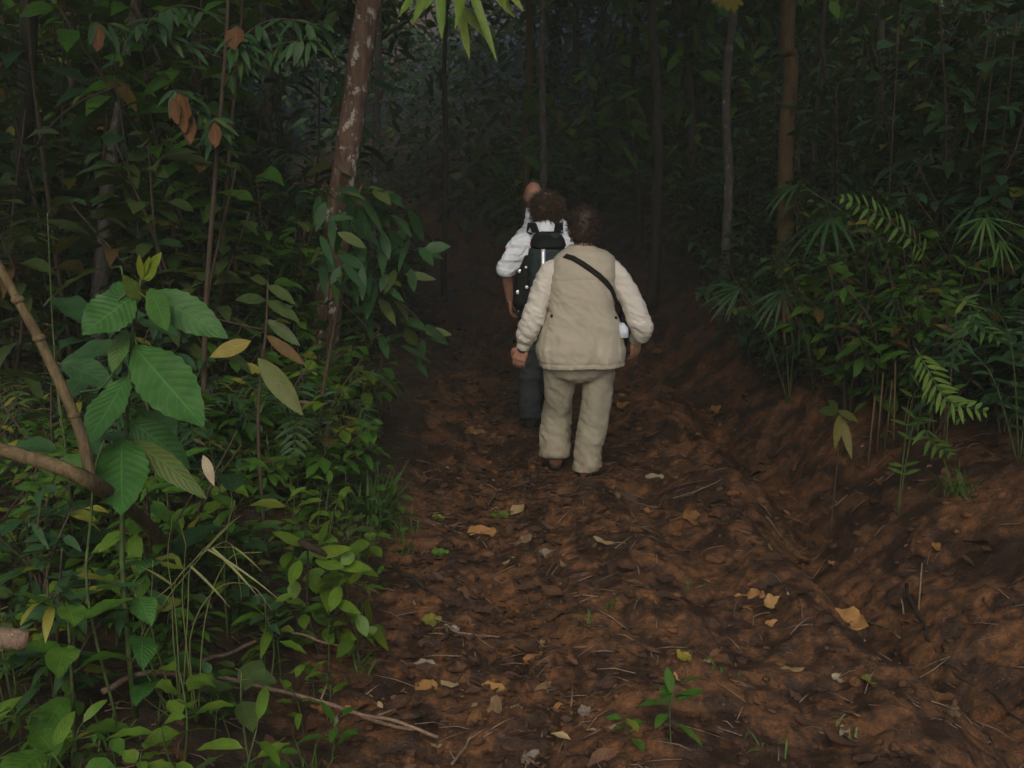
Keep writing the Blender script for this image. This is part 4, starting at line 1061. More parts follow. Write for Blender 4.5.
scatter('seedR', [lambda s=s: k_seedling(320+s, .13+.03*(s % 4), 6+s % 4, .08, .034, ['leaf_mid', 'leaf_dark', 'leaf_blue', 'leaf_olive'][s], ['ell', 'lan', 'ell', 'hrt'][s]) for s in range(4)],
        'seedling', 'seedling', 'seedlings on the right bank', 'small dim seedling growing on the right bank', spots(110, (1.5, 4.2), (4.7, 9), (.7, 1.7), .09))
scatter('shrubNL', [lambda s=s: k_shrub(340+s, .42+.1*(s % 3), 5, 12, .12, .05, ['ell', 'lan', 'obo'][s % 3], ['leaf_mid', 'leaf_dark', 'leaf_mid', 'leaf_bright'][s], .22) for s in range(4)],
        'leafy_shrub', 'shrub', 'low shrubs left of the path', 'low leafy shrub in the undergrowth near the camera left of the path', spots(34, (-2.8, -1.45), (2.3, 5.0), (.6, 1.0), .2))
for (x_, y_, s_) in spots(18, (-2.3, -1.3), (4.6, 6.6), (.9, 1.4), .25): copy_thing(random.choice(P_['shrubNL']), (x_, y_, hz(x_, y_)), random.uniform(0, 6), s_)
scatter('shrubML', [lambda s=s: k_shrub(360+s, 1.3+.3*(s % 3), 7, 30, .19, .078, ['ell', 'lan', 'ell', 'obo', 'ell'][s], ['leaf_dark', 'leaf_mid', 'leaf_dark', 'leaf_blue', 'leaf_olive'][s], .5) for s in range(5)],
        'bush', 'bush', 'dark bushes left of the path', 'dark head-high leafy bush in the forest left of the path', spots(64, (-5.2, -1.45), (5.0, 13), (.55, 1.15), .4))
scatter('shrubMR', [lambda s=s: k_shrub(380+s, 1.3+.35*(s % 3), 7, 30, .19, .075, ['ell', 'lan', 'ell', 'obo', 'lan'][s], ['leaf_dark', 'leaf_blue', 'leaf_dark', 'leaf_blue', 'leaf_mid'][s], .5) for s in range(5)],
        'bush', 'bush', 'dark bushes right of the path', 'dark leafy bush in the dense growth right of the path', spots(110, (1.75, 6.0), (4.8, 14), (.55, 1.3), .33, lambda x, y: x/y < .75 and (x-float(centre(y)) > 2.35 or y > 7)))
scatter('lowR', [lambda s=s: k_shrub(470+s, .55+.12*(s % 3), 7, 16, .12, .05, ['ell', 'lan', 'obo'][s % 3], ['leaf_dark', 'leaf_blue', 'leaf_mid', 'leaf_dark'][s], .3) for s in range(4)],
        'leafy_shrub', 'shrub', 'low shrubs on the right bank', 'low dark leafy shrub growing over the edge of the right bank', spots(170, (1.6, 3.8), (4.7, 10), (.7, 1.5), .15, lambda x, y: x-float(centre(y)) > 1.55+.30*max(0, 5.9-y)))
scatter('bigR', [lambda s=s: k_bigleaf(480+s, 1.0+.35*s, 20, .24, .11, ['leaf_dark', 'leaf_blue', 'leaf_dark', 'leaf_blue'][s], ['ell', 'hrt', 'obo', 'ell'][s], 'stem_brown') for s in range(4)],
        'broadleaf_plant', 'plant', 'broad leaved plants right of the path', 'dim broad leaved plant in the dense growth right of the path', spots(46, (1.95, 5.5), (5.6, 11), (.7, 1.3), .35, lambda x, y: x/y < .72))
scatter('bigL', [lambda s=s: k_bigleaf(490+s, 1.0+.35*s, 20, .24, .11, ['leaf_dark', 'leaf_mid', 'leaf_dark'][s], ['ell', 'hrt', 'obo'][s], 'stem_brown') for s in range(3)],
        'broadleaf_plant', 'plant', 'broad leaved plants left of the path', 'dim broad leaved plant under the trees left of the path', spots(26, (-4.5, -1.6), (5.2, 10), (.7, 1.2), .4))
scatter('fernR', [lambda s=s: k_fern(400+s, 6, .6, .5, ['leaf_mid', 'leaf_blue', 'leaf_dark'][s]) for s in range(3)],
        'fern', 'fern', 'ferns on the right bank', 'dim fern spreading on the right bank under the shrubs', spots(26, (1.9, 4.4), (4.3, 10), (.5, 1.1), .3))
scatter('fernL', [lambda s=s: k_fern(410+s, 6, .5, .45, ['leaf_mid', 'leaf_dark', 'leaf_olive'][s]) for s in range(3)],
        'fern', 'fern', 'ferns left of the path', 'dim fern under the shrubs left of the path', spots(14, (-3.2, -1.3), (4.4, 10), (.5, 1.0), .3))
scatter('palmR', [lambda s=s: k_palm(420+s, 5, 1.0, ['leaf_blue', 'leaf_dark'][s]) for s in range(2)],
        'palm', 'palm', 'small palms right of the path', 'small understorey palm with fan leaves in the dark right of the path', spots(28, (2.1, 5.0), (5.4, 12), (.7, 1.2), .4))
scatter('tallR', [lambda s=s: k_shrub(430+s, 2.9, 6, 42, .24, .095, 'ell', ['leaf_dark', 'leaf_blue', 'leaf_dark'][s], .7) for s in range(3)],
        'sapling', 'sapling', 'tall saplings right of the path', 'tall leafy sapling in the dark wall of growth right of the path', spots(26, (2.8, 7), (5.5, 13), (.8, 1.25), .6))
scatter('tallL', [lambda s=s: k_shrub(440+s, 2.9, 6, 42, .24, .095, 'ell', ['leaf_dark', 'leaf_mid', 'leaf_dark'][s], .7) for s in range(3)],
        'sapling', 'sapling', 'tall saplings left of the path', 'tall leafy sapling in the dark forest left of the path', spots(26, (-6.5, -2.3), (6.0, 13), (.8, 1.2), .6))
scatter('shrubB', [lambda s=s: k_shrub(450+s, 1.5, 7, 30, .24, .1, 'ell', ['leaf_dark', 'leaf_mid', 'leaf_olive', 'leaf_dark'][s], .6) for s in range(4)],
        'bush', 'bush', 'bushes where the path disappears', 'dim bush in the distance where the path disappears', spots(46, (-6, 6), (12.5, 20), (.6, 1.3), .7, lambda x, y: abs(x-float(centre(y))) > 1.25))
scatter('coverL', [lambda s=s: k_grass(460+s, 22, .22, 'grass', .007, .7) for s in range(2)],
        'grass_tuft', 'grass', 'grass tufts left of the path', 'small grass tuft among the seedlings left of the path', spots(16, (-2.0, -.95), (2.3, 5.5), (.5, 1.0), .2))

# ------------------------------------------------------------------ PEOPLE
def fuse(buf, name, voxel, smooth=3, fac=.5):
    me = buf.mesh(name+'_raw'); o = bpy.data.objects.new('tmp', me); COL.objects.link(o)
    # bodies are unions of closed tubes: a voxel remesh turns them into one continuous skin
    m = o.modifiers.new('r', 'REMESH'); m.mode = 'VOXEL'; m.voxel_size = voxel
    s = o.modifiers.new('s', 'SMOOTH'); s.factor = fac; s.iterations = smooth
    dg = bpy.context.evaluated_depsgraph_get(); dg.update()
    out = bpy.data.meshes.new_from_object(o.evaluated_get(dg)); out.name = name
    bpy.data.objects.remove(o); bpy.data.meshes.remove(me)
    out.materials.clear()
    out.polygons.foreach_set('use_smooth', np.ones(len(out.polygons), bool)); out.update()
    return out
def cut(me, z, slope=0.0, up=True):
    bm = bmesh.new(); bm.from_mesh(me)
    bmesh.ops.bisect_plane(bm, geom=bm.verts[:]+bm.edges[:]+bm.faces[:], plane_co=(0, 0, z), plane_no=Vector((slope, 0, -1)).normalized(), clear_outer=True)
    ed = [e for e in bm.edges if e.is_boundary]
    r = bmesh.ops.extrude_edge_only(bm, edges=ed); vs = [g for g in r['geom'] if isinstance(g, bmesh.types.BMVert)]
    c = sum((v.co for v in vs), Vector())/max(1, len(vs))
    for v in vs:      # turned-in hem
        d = v.co-c; d.z = 0; v.co -= d.normalized()*.010; v.co.z += .003
    bm.to_mesh(me); bm.free(); me.update()
def vco(me):
    v = np.empty(len(me.vertices)*3); me.vertices.foreach_get('co', v); return v.reshape(-1, 3)
def vno(me):
    v = np.empty(len(me.vertices)*3); me.vertices.foreach_get('normal', v); return v.reshape(-1, 3)
def push(me, fn):
    v = vco(me); n = vno(me); d = fn(v); v = v+n*np.asarray(d)[:, None]
    me.vertices.foreach_set('co', v.ravel()); me.update()
def folds(v, f, seed, sharp=2.0):
    q = v*np.asarray(f); q = q+.5*np.stack([fbm(v*5+3, 2, seed+9)]*3, -1)
    return (1-np.abs(fbm(q, 3, seed))*sharp).clip(-.3, 1)
SKEW = np.array([[1, 0, .55], [0, 1, .2], [.25, 0, 1]])
def limb(b, pts, rad, n=14, k=18):
    P = curve(pts, k); r = np.interp(np.linspace(0, 1, len(P)), np.linspace(0, 1, len(rad)), rad)
    b.tube(P, r, n, True)
def bmerge(*bs):
    o = Buf()
    for b in bs:
        for i in range(len(b.v)): pass
        if b.v:
            o.v += b.v; o.f += [f+o.n for f in b.f]; o.uv += b.uv; o.t += b.t; o.n += b.n
    return o
def hand(b, wrist, direc, palm, side, s=1.0, curl=.5):
    """palm, four curled fingers of unequal length and a thumb from the side of the palm"""
    wv = Vector(wrist); d = Vector(direc).normalized(); pn = Vector(palm); pn = (pn-d*pn.dot(d)).normalized(); sd = d.cross(pn)*side
    K = wv+d*.085*s
    for q in (-.028, -.0095, .0095, .028):
        limb(b, [wv+sd*q*.6*s, wv+d*.04*s+sd*q*s, K+sd*q*1.05*s], [.015*s, .014*s, .0105*s], 10, 8)
    for i, (q, L) in enumerate(((.031, .072), (.0105, .082), (-.0105, .076), (-.031, .06))):
        p0 = K+sd*q*s-d*.01*s; p = [p0]; a = .25*curl
        for seg in (.45, .32, .25):
            a += curl*(.5 if seg > .4 else .75)
            p.append(p[-1]+(d*math.cos(a)+pn*math.sin(a))*L*seg*s)
        limb(b, p, [.0092*s, .0085*s, .0078*s, .0066*s], 9, 9)
    t0 = wv+d*.025*s+sd*.022*s
    p = [t0, t0+(d*.55+sd*.75+pn*.25).normalized()*.035*s, t0+(d*.8+sd*.5+pn*.4).normalized()*.065*s, t0+(d*1.0+sd*.25+pn*.5).normalized()*.088*s]
    limb(b, p, [.014*s, .012*s, .0095*s, .0075*s], 9, 9)
def head_shape(b, c, tilt, s=1.0, turn=0.0):
    """skull, jaw, nose, ears; faces +y"""
    rot = Matrix.Rotation(turn, 4, 'Z') @ Matrix.Rotation(-tilt, 4, 'X')
    def T(x, y, z): return Vector(c)+rot @ Vector((x*s, y*s, z*s))
    b.ball(T(0, -.012, .025), (.076*s, .095*s, .092*s), rot, 20, 14)
    b.ball(T(0, .022, -.045), (.060*s, .070*s, .072*s), rot, 18, 12)
    b.ball(T(0, .060, -.085), (.030*s, .026*s, .022*s), rot)
    b.ball(T(0, .098, -.028), (.014*s, .020*s, .014*s), rot); limb(b, [T(0, .085, .012), T(0, .094, -.008), T(0, .106, -.03)], [.007*s, .009*s, .011*s], 8, 6)
    b.ball(T(0, .084, -.060), (.024*s, .010*s, .009*s), rot)
    for sx in (-1, 1):
        b.ball(T(sx*.078, -.005, -.012), (.010*s, .020*s, .032*s), rot)
        b.ball(T(sx*.034, .070, .016), (.022*s, .014*s, .010*s), rot)
    return T
def body(J):
    b = Buf()
    b.loft(J['torso'], 26, 2.3)
    T = head_shape(b, J['head'], J['tilt'], J.get('hs', 1.0), J.get('turn', 0))
    limb(b, [J['neck'], (Vector(J['neck'])+Vector(T(0, -.02, -.06)))*.5, T(0, -.02, -.05)], [.060, .052, .052])
    for s_, k in ((-1, 'l'), (1, 'r')):
        sh, el, wr = J['sh'+k], J['el'+k], J['wr'+k]
        limb(b, [sh, (Vector(sh)+Vector(el))*.5, el], [.052, .048, .040]); limb(b, [el, (Vector(el)+Vector(wr))*.5, wr], [.041, .037, .026])
        hand(b, wr, J['hd'+k], J['pn'+k], J.get('hside'+k, s_), J.get('handscale', 1), J.get('curl', .5))
        hp, kn, an, ft = J['hip'+k], J['kn'+k], J['an'+k], J['ft'+k]
        limb(b, [hp, (Vector(hp)+Vector(kn))*.5, kn], [.082, .072, .055]); limb(b, [kn, (Vector(kn)*.6+Vector(an)*.4), an], [.054, .053, .036])
        limb(b, [an, (Vector(an)+Vector(ft))*.5, ft], [.036, .036, .025])
    return b, T
def shoe(name, an, toe, mat, parent, s=1.0):
    b = Buf(); A = Vector(an); t = Vector(toe); d = (t-A); d.z = 0; d.normalize(); z0 = min(A.z-.07, t.z)
    hb = A-d*.055; hb.z = A.z-.035
    limb(b, [A+Vector((0, 0, .05)), A, hb+d*.04], [.047, .048, .046], 14, 9)
    limb(b, [hb, A*.5+t*.5+Vector((0, 0, .01)), t], [.042, .044, .034], 14, 12)
    me = fuse(b, name, .008, 3)
    o = link(name, me, M[mat], parent)
    sb = Buf(); dz = t.z-hb.z
    secs = []
    n = 20; V = []; F = []
    for lay, (off, zz) in enumerate(((0, -.035), (0.004, -.05))):
        for i in range(n):
            a = 2*math.pi*i/n; u = math.cos(a)*.5+.5; sd = d.cross(Vector((0, 0, 1)))
            p = hb.lerp(t, u*1.12-.03)+sd*math.sin(a)*(.046+.006*math.cos(a*2)+off); V.append((p.x, p.y, p.z+zz+.005))
    for i in range(n): F.append((i, (i+1) % n, n+(i+1) % n, n+i))
    V += [tuple(np.mean(V[:n], axis=0)), tuple(np.mean(V[n:], axis=0))]
    for i in range(n): F.append(((i+1) % n, i, 2*n, 2*n)); F.append((n+i, n+(i+1) % n, 2*n+1, 2*n+1))
    sb.add(V, F); link('sole', sb.mesh('sole'), M['rubber'], o)
    return o
def skin_mat(name, col):
    m, nt, b = newmat(name); geo = N(nt, 'ShaderNodeNewGeometry')
    c = mixc(nt, ramp_v(nt, noise_node(nt, geo.outputs['Position'], 40, 4), .35, .65), col, tuple(x*.82 for x in col))
    nt.links.new(c, b.inputs['Base Color']); b.inputs['Roughness'].default_value = .5; b.inputs['Subsurface Weight'].default_value = .12
    b.inputs['Subsurface Radius'].default_value = (.02, .008, .004); return m
def hair_mat(name, a, b2):
    m, nt, b = newmat(name); geo = N(nt, 'ShaderNodeTexCoord'); mp = N(nt, 'ShaderNodeMapping'); mp.inputs['Scale'].default_value = (1, 1, .25)
    nt.links.new(geo.outputs['Object'], mp.inputs[0])
    c = mixc(nt, ramp_v(nt, noise_node(nt, mp.outputs[0], 220, 4), .35, .65), a, b2)
    nt.links.new(c, b.inputs['Base Color']); b.inputs['Roughness'].default_value = .5; b.inputs['Specular IOR Level'].default_value = .3
    bump(nt, b, noise_node(nt, mp.outputs[0], 260, 3), .5, .004); return m
M['skin'] = skin_mat('skin', (.42, .22, .15)); M['skin_red'] = skin_mat('skin_red', (.42, .20, .13))
M['vest'] = cloth_mat('vest_cotton', (.42, .385, .30), var=.06); M['shirt_cream'] = cloth_mat('shirt_cream', (.60, .575, .51), var=.05)
M['trousers'] = cloth_mat('trousers_khaki', (.30, .28, .21), var=.08, dirt=(.16, .10, .06)); M['shirt_white'] = cloth_mat('shirt_white', (.76, .81, .88), var=.04)
M['trousers_slate'] = cloth_mat('trousers_slate', (.035, .042, .045), var=.1); M['pack'] = cloth_mat('pack_nylon', (.025, .040, .042), var=.2, rough=.6)
M['pack_black'] = cloth_mat('pack_mesh', (.010, .011, .012), var=.2, rough=.7); M['strap'] = cloth_mat('strap_webbing', (.012, .010, .010), var=.2, rough=.7)
M['rubber'] = plain_mat('rubber', (.03, .022, .018), .8); M['shoe'] = plain_mat('shoe_leather', (.12, .055, .035), .7); M['shoe_dark'] = plain_mat('shoe_dark', (.03, .025, .022), .7)
M['hair_dark'] = hair_mat('hair_dark', (.012, .007, .005), (.045, .025, .017)); M['hair_brown'] = hair_mat('hair_brown', (.030, .018, .011), (.085, .050, .030)); M['hair_grey'] = hair_mat('hair_fair', (.20, .12, .08), (.30, .2, .14))
M['eye'] = plain_mat('eye', (.03, .02, .015), .2); M['bracelet'] = plain_mat('bracelet', (.05, .04, .03), .5, 0, .4, 300, .8)
M['bottle_white'] = plain_mat('bottle_white', (.62, .70, .80), .35); M['bottle_cap'] = plain_mat('bottle_cap', (.12, .22, .5), .4)
def retro(name, rough):
    m, nt, b = newmat(name); b.inputs['Base Color'].default_value = (.95, .95, .97, 1); b.inputs['Metallic'].default_value = .6; b.inputs['Roughness'].default_value = rough; return m
M['reflector'] = retro('reflector', .35)
def eyes(T, parent):
    for sx in (-1, 1):
        e = Buf(); e.ball(T(sx*.033, .076, .004), (.011, .009, .009)); link('eye', e.mesh('eye'), M['eye'], parent)
def hair_cap(name, T, mat, parent, sc=(.090, .108, .105), off=(0, -.022, .034), cut=.03, amp=.012, f=28, strands=0, SL=.05, low=-.06, seed=1):
    b = Buf(); c = T(*off); b.ball(c, sc, None, 26, 18)
    b.ball(T(0, -.045, low*.35), (sc[0]*.92, sc[1]*.62, sc[2]*.72), None, 22, 14)
    me = fuse(b, name, .006, 2)
    v = vco(me); n_ = vno(me)
    front = T(0, .1, -.02)-T(0, 0, -.02); fr = np.array(front/front.length)
    rel = v-np.array(T(0, 0, 0))
    face = sstep(.035, .075, rel@fr)*sstep(.055, .0, rel[:, 2])
    v = v+n_*((amp*fbm(v*f, 3, seed)-.045*face)[:, None])
    me.vertices.foreach_set('co', v.ravel()); me.update()
    o = link(name, me, M[mat], parent)
    if strands:
        rs = np.random.default_rng(seed); sb = Buf(); idx = rs.choice(len(v), strands)
        for i in idx:
            if face[i] > .2: continue
            p = v[i]-n_[i]*.004; a = rs.normal(0, .6, 3); q = [p]
            dd = n_[i]*.5+np.array([0, 0, -.5])+a*.6
            for k_ in range(5):
                dd = unit(dd+rs.normal(0, .75, 3)+np.array([0, 0, -.15])); q.append(q[-1]+dd*SL/5)
            sb.tube(np.array(q), [.0022, .0024, .0022, .002, .0016, .0008], 4, False)
        link('curls', sb.mesh('curls'), M[mat], o)
    return o

# ---- woman in the beige vest; local frame: +y is the way she walks, px helper turns photo spots into local x, z
DW = 6.1
def wx(px): return (px-580)*.00607
def wz(py): return .549+(384-py)*.00597
ox = (580-512)*.00607
org = Vector((ox, DW-.16, hz(ox, DW-.16)))
w_ = empty('person', org); tag(w_, 'person in beige vest, cream shirt and khaki trousers, nearest of the three walkers', 'person')
J = dict(torso=[(-.01, .0, .64, .12, .10), (-.01, 0, .70, .19, .13), (0, 0, .80, .19, .135), (0, .0, .95, .175, .125), (0, .01, 1.10, .165, .115), (0, .015, 1.20, .15, .10), (0, .02, 1.28, .10, .075), (0, .03, 1.33, .05, .05)],
         head=(.008, .055, 1.468), tilt=.22, hs=1.0, neck=(0, .02, 1.29),
         shl=(-.165, .01, 1.23), ell=(wx(531), -.035, wz(316)), wrl=(wx(523), .03, wz(345)), hdl=(-.28, .15, -1), pnl=(.35, 1, 0),
         shr=(.165, .01, 1.23), elr=(wx(637), -.04, wz(322)), wrr=(wx(634.5), .065, wz(339)), hdr=(.06, .35, -1), pnr=(-.7, .8, 0),
         hipl=(-.10, 0, .66), knl=(-.12, .13, .36), anl=(-.145, .10, .10), ftl=(-.15, .27, .055), hipr=(.09, 0, .66), knr=(.085, .02, .36), anr=(.04, -.04, .055), ftr=(.055, .13, .015), curl=.45, handscale=1.08)
bb_, T = body(J)
link('body', fuse(bb_, 'body', .0042, 3), M['skin'], w_)
eyes(T, w_)
hair_cap('hair', T, 'hair_dark', w_, (.090, .108, .104), amp=.008, f=24, strands=900, SL=.04, low=-.055, seed=4)
# shirt: both sleeves and the part under the vest
b = Buf()
limb(b, [(-.10, .0, 1.235), (-.175, 0, 1.222), (wx(541), -.015, wz(290)), (wx(533), -.03, wz(316)), (wx(527), .0, wz(332)), (wx(523.5), .025, wz(343))], [.070, .072, .068, .068, .070, .064, .040], 18, 30)
limb(b, [(.10, .0, 1.235), (.180, 0, 1.225), (wx(622), -.02, wz(288)), (wx(634), -.045, wz(314)), (wx(639), -.03, wz(328)), (wx(636), .05, wz(338))], [.070, .072, .068, .066, .068, .060, .040], 18, 30)
b.loft([(0, .01, 1.0, .17, .12), (0, .012, 1.15, .165, .118), (0, .015, 1.25, .13, .095), (0, .02, 1.31, .075, .068), (0, .025, 1.345, .06, .06)], 24, 2.3)
me = fuse(b, 'shirt', .0065, 4)
push(me, lambda v: sstep(.17, .23, np.abs(v[:, 0]))*(.009*folds(v@SKEW, (7, 7, 12), 3, 2.3)+.005*folds(v@SKEW.T, (14, 14, 24), 5, 2.3)-.006)+.002*fbm(v*60, 2, 8))
link('shirt', me, M['shirt_cream'], w_)
for k, (wr, el) in enumerate(((Vector((wx(523), .028, wz(345.5))), Vector((wx(527), 0, wz(333)))), (Vector((wx(634.8), .056, wz(338.5))), Vector((wx(636.5), .0, wz(329)))))):
    d = (wr-el).normalized(); cb = Buf(); cb.tube([tuple(wr-d*.028), tuple(wr-d*.01), tuple(wr+d*.012)], [.041, .043, .040], 18)
    cme = fuse(cb, 'cuff', .005, 2); push(cme, lambda v: .002*fbm(v*70, 2, 2)); link('cuff', cme, M['shirt_cream'], w_)
    if k == 0:
        br = Buf(); br.tube([tuple(wr+d*.013), tuple(wr+d*.020), tuple(wr+d*.027)], [.031, .034, .031], 16); link('bracelet', br.mesh('bracelet'), M['bracelet'], w_)
# vest
b = Buf()
b.loft([(wx(581), -.005, wz(376), .222, .165), (wx(581), -.005, wz(364), .234, .170), (wx(580.5), -.005, wz(355), .246, .176), (wx(580.5), -.005, wz(346), .252, .178), (wx(580.5), -.005, wz(335), .240, .178), (wx(580.5), -.003, wz(324), .224, .174),
        (wx(579.5), 0, wz(308), .192, .166), (wx(580), .0, wz(288), .186, .155), (wx(581), .002, wz(272), .184, .142), (wx(581.5), .006, wz(264), .183, .132), (wx(582), .012, wz(257), .170, .120), (wx(582), .018, wz(252), .135, .100), (wx(580), .024, wz(248.5), .085, .078), (wx(579), .03, wz(245.5), .064, .064)], 38, 2.75)
me = fuse(b, 'vest', .0075, 3)
def vf(v):
    back = sstep(.02, -.08, v[:, 1])
    low = sstep(1.0, .70, v[:, 2])
    f1 = folds(v, (13, 8, 2.4), 12, 2.2)*.012*low + folds(v@SKEW, (5, 5, 7), 15, 2.2)*.008 + .0045*folds(v@SKEW.T, (11, 11, 14), 16, 2.4)
    hem = np.exp(-((v[:, 2]-.700)/.004)**2)*-.005
    yoke = np.exp(-((v[:, 2]-1.17-.02*np.cos(v[:, 0]*8))/.0045)**2)*-.003*back
    blouse = .004*np.exp(-((v[:, 2]-.77)/.05)**2)
    return f1+hem+yoke+blouse+.0015*fbm(v*55, 2, 4)
push(me, vf); cut(me, wz(363.5), .02)
vest = link('vest', me, M['vest'], w_)
for sx, px_, py_ in ((-1, 549.5, 312), (1, 611.5, 314)):
    tb = Buf(); tb.tube([(wx(px_), -.14, wz(py_)+.015), (wx(px_), -.145, wz(py_)), (wx(px_), -.14, wz(py_)-.018)], [.006, .008, .005], 8)
vb = BVHTree.FromPolygons([v.co for v in me.vertices], [p.vertices for p in me.polygons])
def back_hit(bvh, x, z, y0=-1.0, dy=1): 
    h = bvh.ray_cast(Vector((x, y0, z)), Vector((0, dy, 0)))
    return h[0], h[1]
def dome(bvh, x, z, r):
    p, nn = back_hit(bvh, x, z)
    if p is None: return None
    b = Buf(); b.ball(p+nn*.001, (r, r*.25, r), None, 14, 10); return b
def disc(bvh, x, z, r, off=.004, n=12, rz=None):
    p, nn = back_hit(bvh, x, z)
    if p is None: return None
    b = Buf(); q = nn.to_track_quat('Z', 'Y'); V = []; F = []
    rz = rz or r
    for t_, k in ((off, 1.0), (0, 1.15)):
        for i in range(n):
            a = 2*math.pi*i/n; V.append(tuple(p+q @ Vector((math.cos(a)*r*k, math.sin(a)*rz*k, t_))))
    for i in range(n): F.append((i, (i+1) % n, n+(i+1) % n, n+i))
    V.append(tuple(p+nn*off*1.3)); F += [(i, (i+1) % n, 2*n, 2*n) for i in range(n)]
    b.add(V, F); return b
for px_, py_ in ((550.5, 312), (611.5, 314)):
    d_ = disc(vb, wx(px_), wz(py_), .008, .008)
    if d_: link('toggle', d_.mesh('toggle'), M['strap'], vest)
# trousers
b = Buf()
b.loft([(wx(577), 0, .575, .10, .10), (wx(578), 0, .610, .19, .135), (wx(579), 0, .66, .225, .15), (wx(579.5), 0, .74, .22, .155), (wx(580), 0, .84, .2, .14)], 28, 2.3)
limb(b, [(wx(560), 0, .64), (wx(559), .05, .50), (wx(557.5), .12, .36), (wx(556), .13, .24), (wx(555.5), .10, .085)], [.106, .097, .090, .089, .090, .095, .092], 20, 28)
limb(b, [(wx(598.5), 0, .64), (wx(597), .01, .50), (wx(594), .02, .36), (wx(589.5), .0, .18), (wx(586), -.045, -.03)], [.106, .097, .092, .089, .084, .078, .072], 20, 28)
me = fuse(b, 'trousers', .0075, 3)
push(me, lambda v: (.55+.8*sstep(.42, .12, v[:, 2]))*(.011*folds(v@SKEW.T, (6, 6, 7), 22, 2.4)+.006*folds(v@SKEW*np.array([-1, 1, 1]), (11, 11, 15), 23, 2.6))-.005+.008*fbm(v*np.array([14, 14, 5]), 2, 5)+.0015*fbm(v*60, 2, 3))
cut(me, .035)
link('trousers', me, M['trousers'], w_)
shoe('shoe', J['anl'], J['ftl'], 'shoe', w_); shoe('shoe', J['anr'], J['ftr'], 'shoe', w_)

# dark shoulder bag slung across her back: the strap crosses from the left shoulder to under the right arm
bag = empty('shoulder_bag', org); tag(bag, 'shoulder bag whose dark strap runs diagonally across the back of the beige vest', 'bag')
pts_ = []
for (px_, py_) in [(563, 254.5), (570, 256.5), (578, 261), (586, 266.5), (594, 272.5), (601, 279), (606.5, 286), (609.5, 293), (612, 299)]:
    p, nn = back_hit(vb, wx(px_), wz(py_))
    if p is not None: pts_.append((p, nn))
rb = []
p0, n0 = pts_[-1]
for (x_, y_, z_) in [(.235, -.02, 1.02), (.232, .06, .95), (.20, .165, .88)]: rb.append((Vector((x_, y_, z_)), Vector((x_, y_*.6, 0)).normalized()))
fr_ = []
for (x_, z_) in [(.10, .98), (.02, 1.08), (-.05, 1.17), (-.09, 1.235)]:
    p, nn = back_hit(vb, x_, z_, 1.0, -1)
    if p is not None: fr_.append((p, nn))
top_ = [(Vector((-.108, .055, wz(253.2))), Vector((-.3, .3, .9)).normalized())]
loop = pts_+rb+fr_+top_
V = []; F = []; n = len(loop)
for i, (p, nn) in enumerate(loop):
    t_ = (loop[(i+1) % n][0]-loop[i-1][0]).normalized(); sd = t_.cross(nn).normalized()
    hw = .0165
    for (a, o_) in ((-hw, .003), (hw, .003), (hw, .008), (-hw, .008)): V.append(tuple(p+sd*a+nn*o_))
for i in range(n):
    j = (i+1) % n
    for k in range(4): F.append((i*4+k, i*4+(k+1) % 4, j*4+(k+1) % 4, j*4+k))
b = Buf(); b.add(V, F); link('strap', b.mesh('strap'), M['strap'], bag)
b = Buf(); b.loft([(.215, .20, .74, .07, .035), (.215, .20, .76, .085, .05), (.215, .20, .88, .085, .05), (.215, .2, .90, .06, .03)], 20, 4); link('pouch', fuse(b, 'pouch', .006, 2), M['strap'], bag)
# white bottle tucked at her right hip
bo = empty('water_bottle', org); tag(bo, 'small white and blue bottle tucked at the right hip of the person in the vest', 'bottle')
bx_, bz_ = wx(620), wz(326)
b = Buf(); b.loft([(bx_, -.10, bz_-.045, .020, .020), (bx_, -.10, bz_-.042, .028, .028), (bx_-.006, -.10, bz_+.01, .030, .028), (bx_-.010, -.10, bz_+.026, .022, .020), (bx_-.012, -.1, bz_+.034, .014, .014)], 20)
link('bottle', b.mesh('bottle'), M['bottle_white'], bo)
b = Buf(); b.loft([(bx_-.012, -.1, bz_+.033, .015, .015), (bx_-.014, -.1, bz_+.040, .015, .015), (bx_-.014, -.1, bz_+.042, .012, .012)], 16); link('cap', b.mesh('cap'), M['bottle_white'], bo)

# ---- man with the backpack
DM = 7.2
def mx(px): return (px-545)*.00716
def mz(py): return .350+(384-py)*.00705
ox2 = (545-512)*.00716
om = Vector((ox2, DM, hz(ox2, DM)))
m_ = empty('person', om); tag(m_, 'person with curly brown hair, rolled white sleeves and slate trousers, carrying the backpack', 'person')
J2 = dict(torso=[(-.02, 0, .78, .15, .11), (-.01, 0, .90, .17, .12), (0, 0, 1.05, .165, .115), (0, .0, 1.20, .175, .115), (0, .01, 1.30, .17, .105), (0, .015, 1.37, .12, .085), (0, .02, 1.43, .07, .06)],
          head=(mx(546.5), .04, mz(208.5)), tilt=.10, hs=.97, neck=(0, .01, 1.43),
          shl=(-.155, .0, 1.35), ell=(mx(506), -.03, mz(267)), wrl=(mx(510), .10, mz(302)), hdl=(.05, .3, -1), pnl=(1, .1, 0),
          shr=(.155, 0, 1.35), elr=(.25, -.03, 1.12), wrr=(.25, .10, .90), hdr=(0, .3, -1), pnr=(-1, .1, 0),
          hipl=(-.085, 0, .82), knl=(-.10, .05, .46), anl=(-.10, -.02, .10), ftl=(-.11, .16, .04), hipr=(.08, 0, .82), knr=(.09, .18, .47), anr=(.09, .22, .10), ftr=(.10, .40, .04), curl=.5)
bb_, T2 = body(J2)
link('body', fuse(bb_, 'body', .005, 3), M['skin'], m_); eyes(T2, m_)
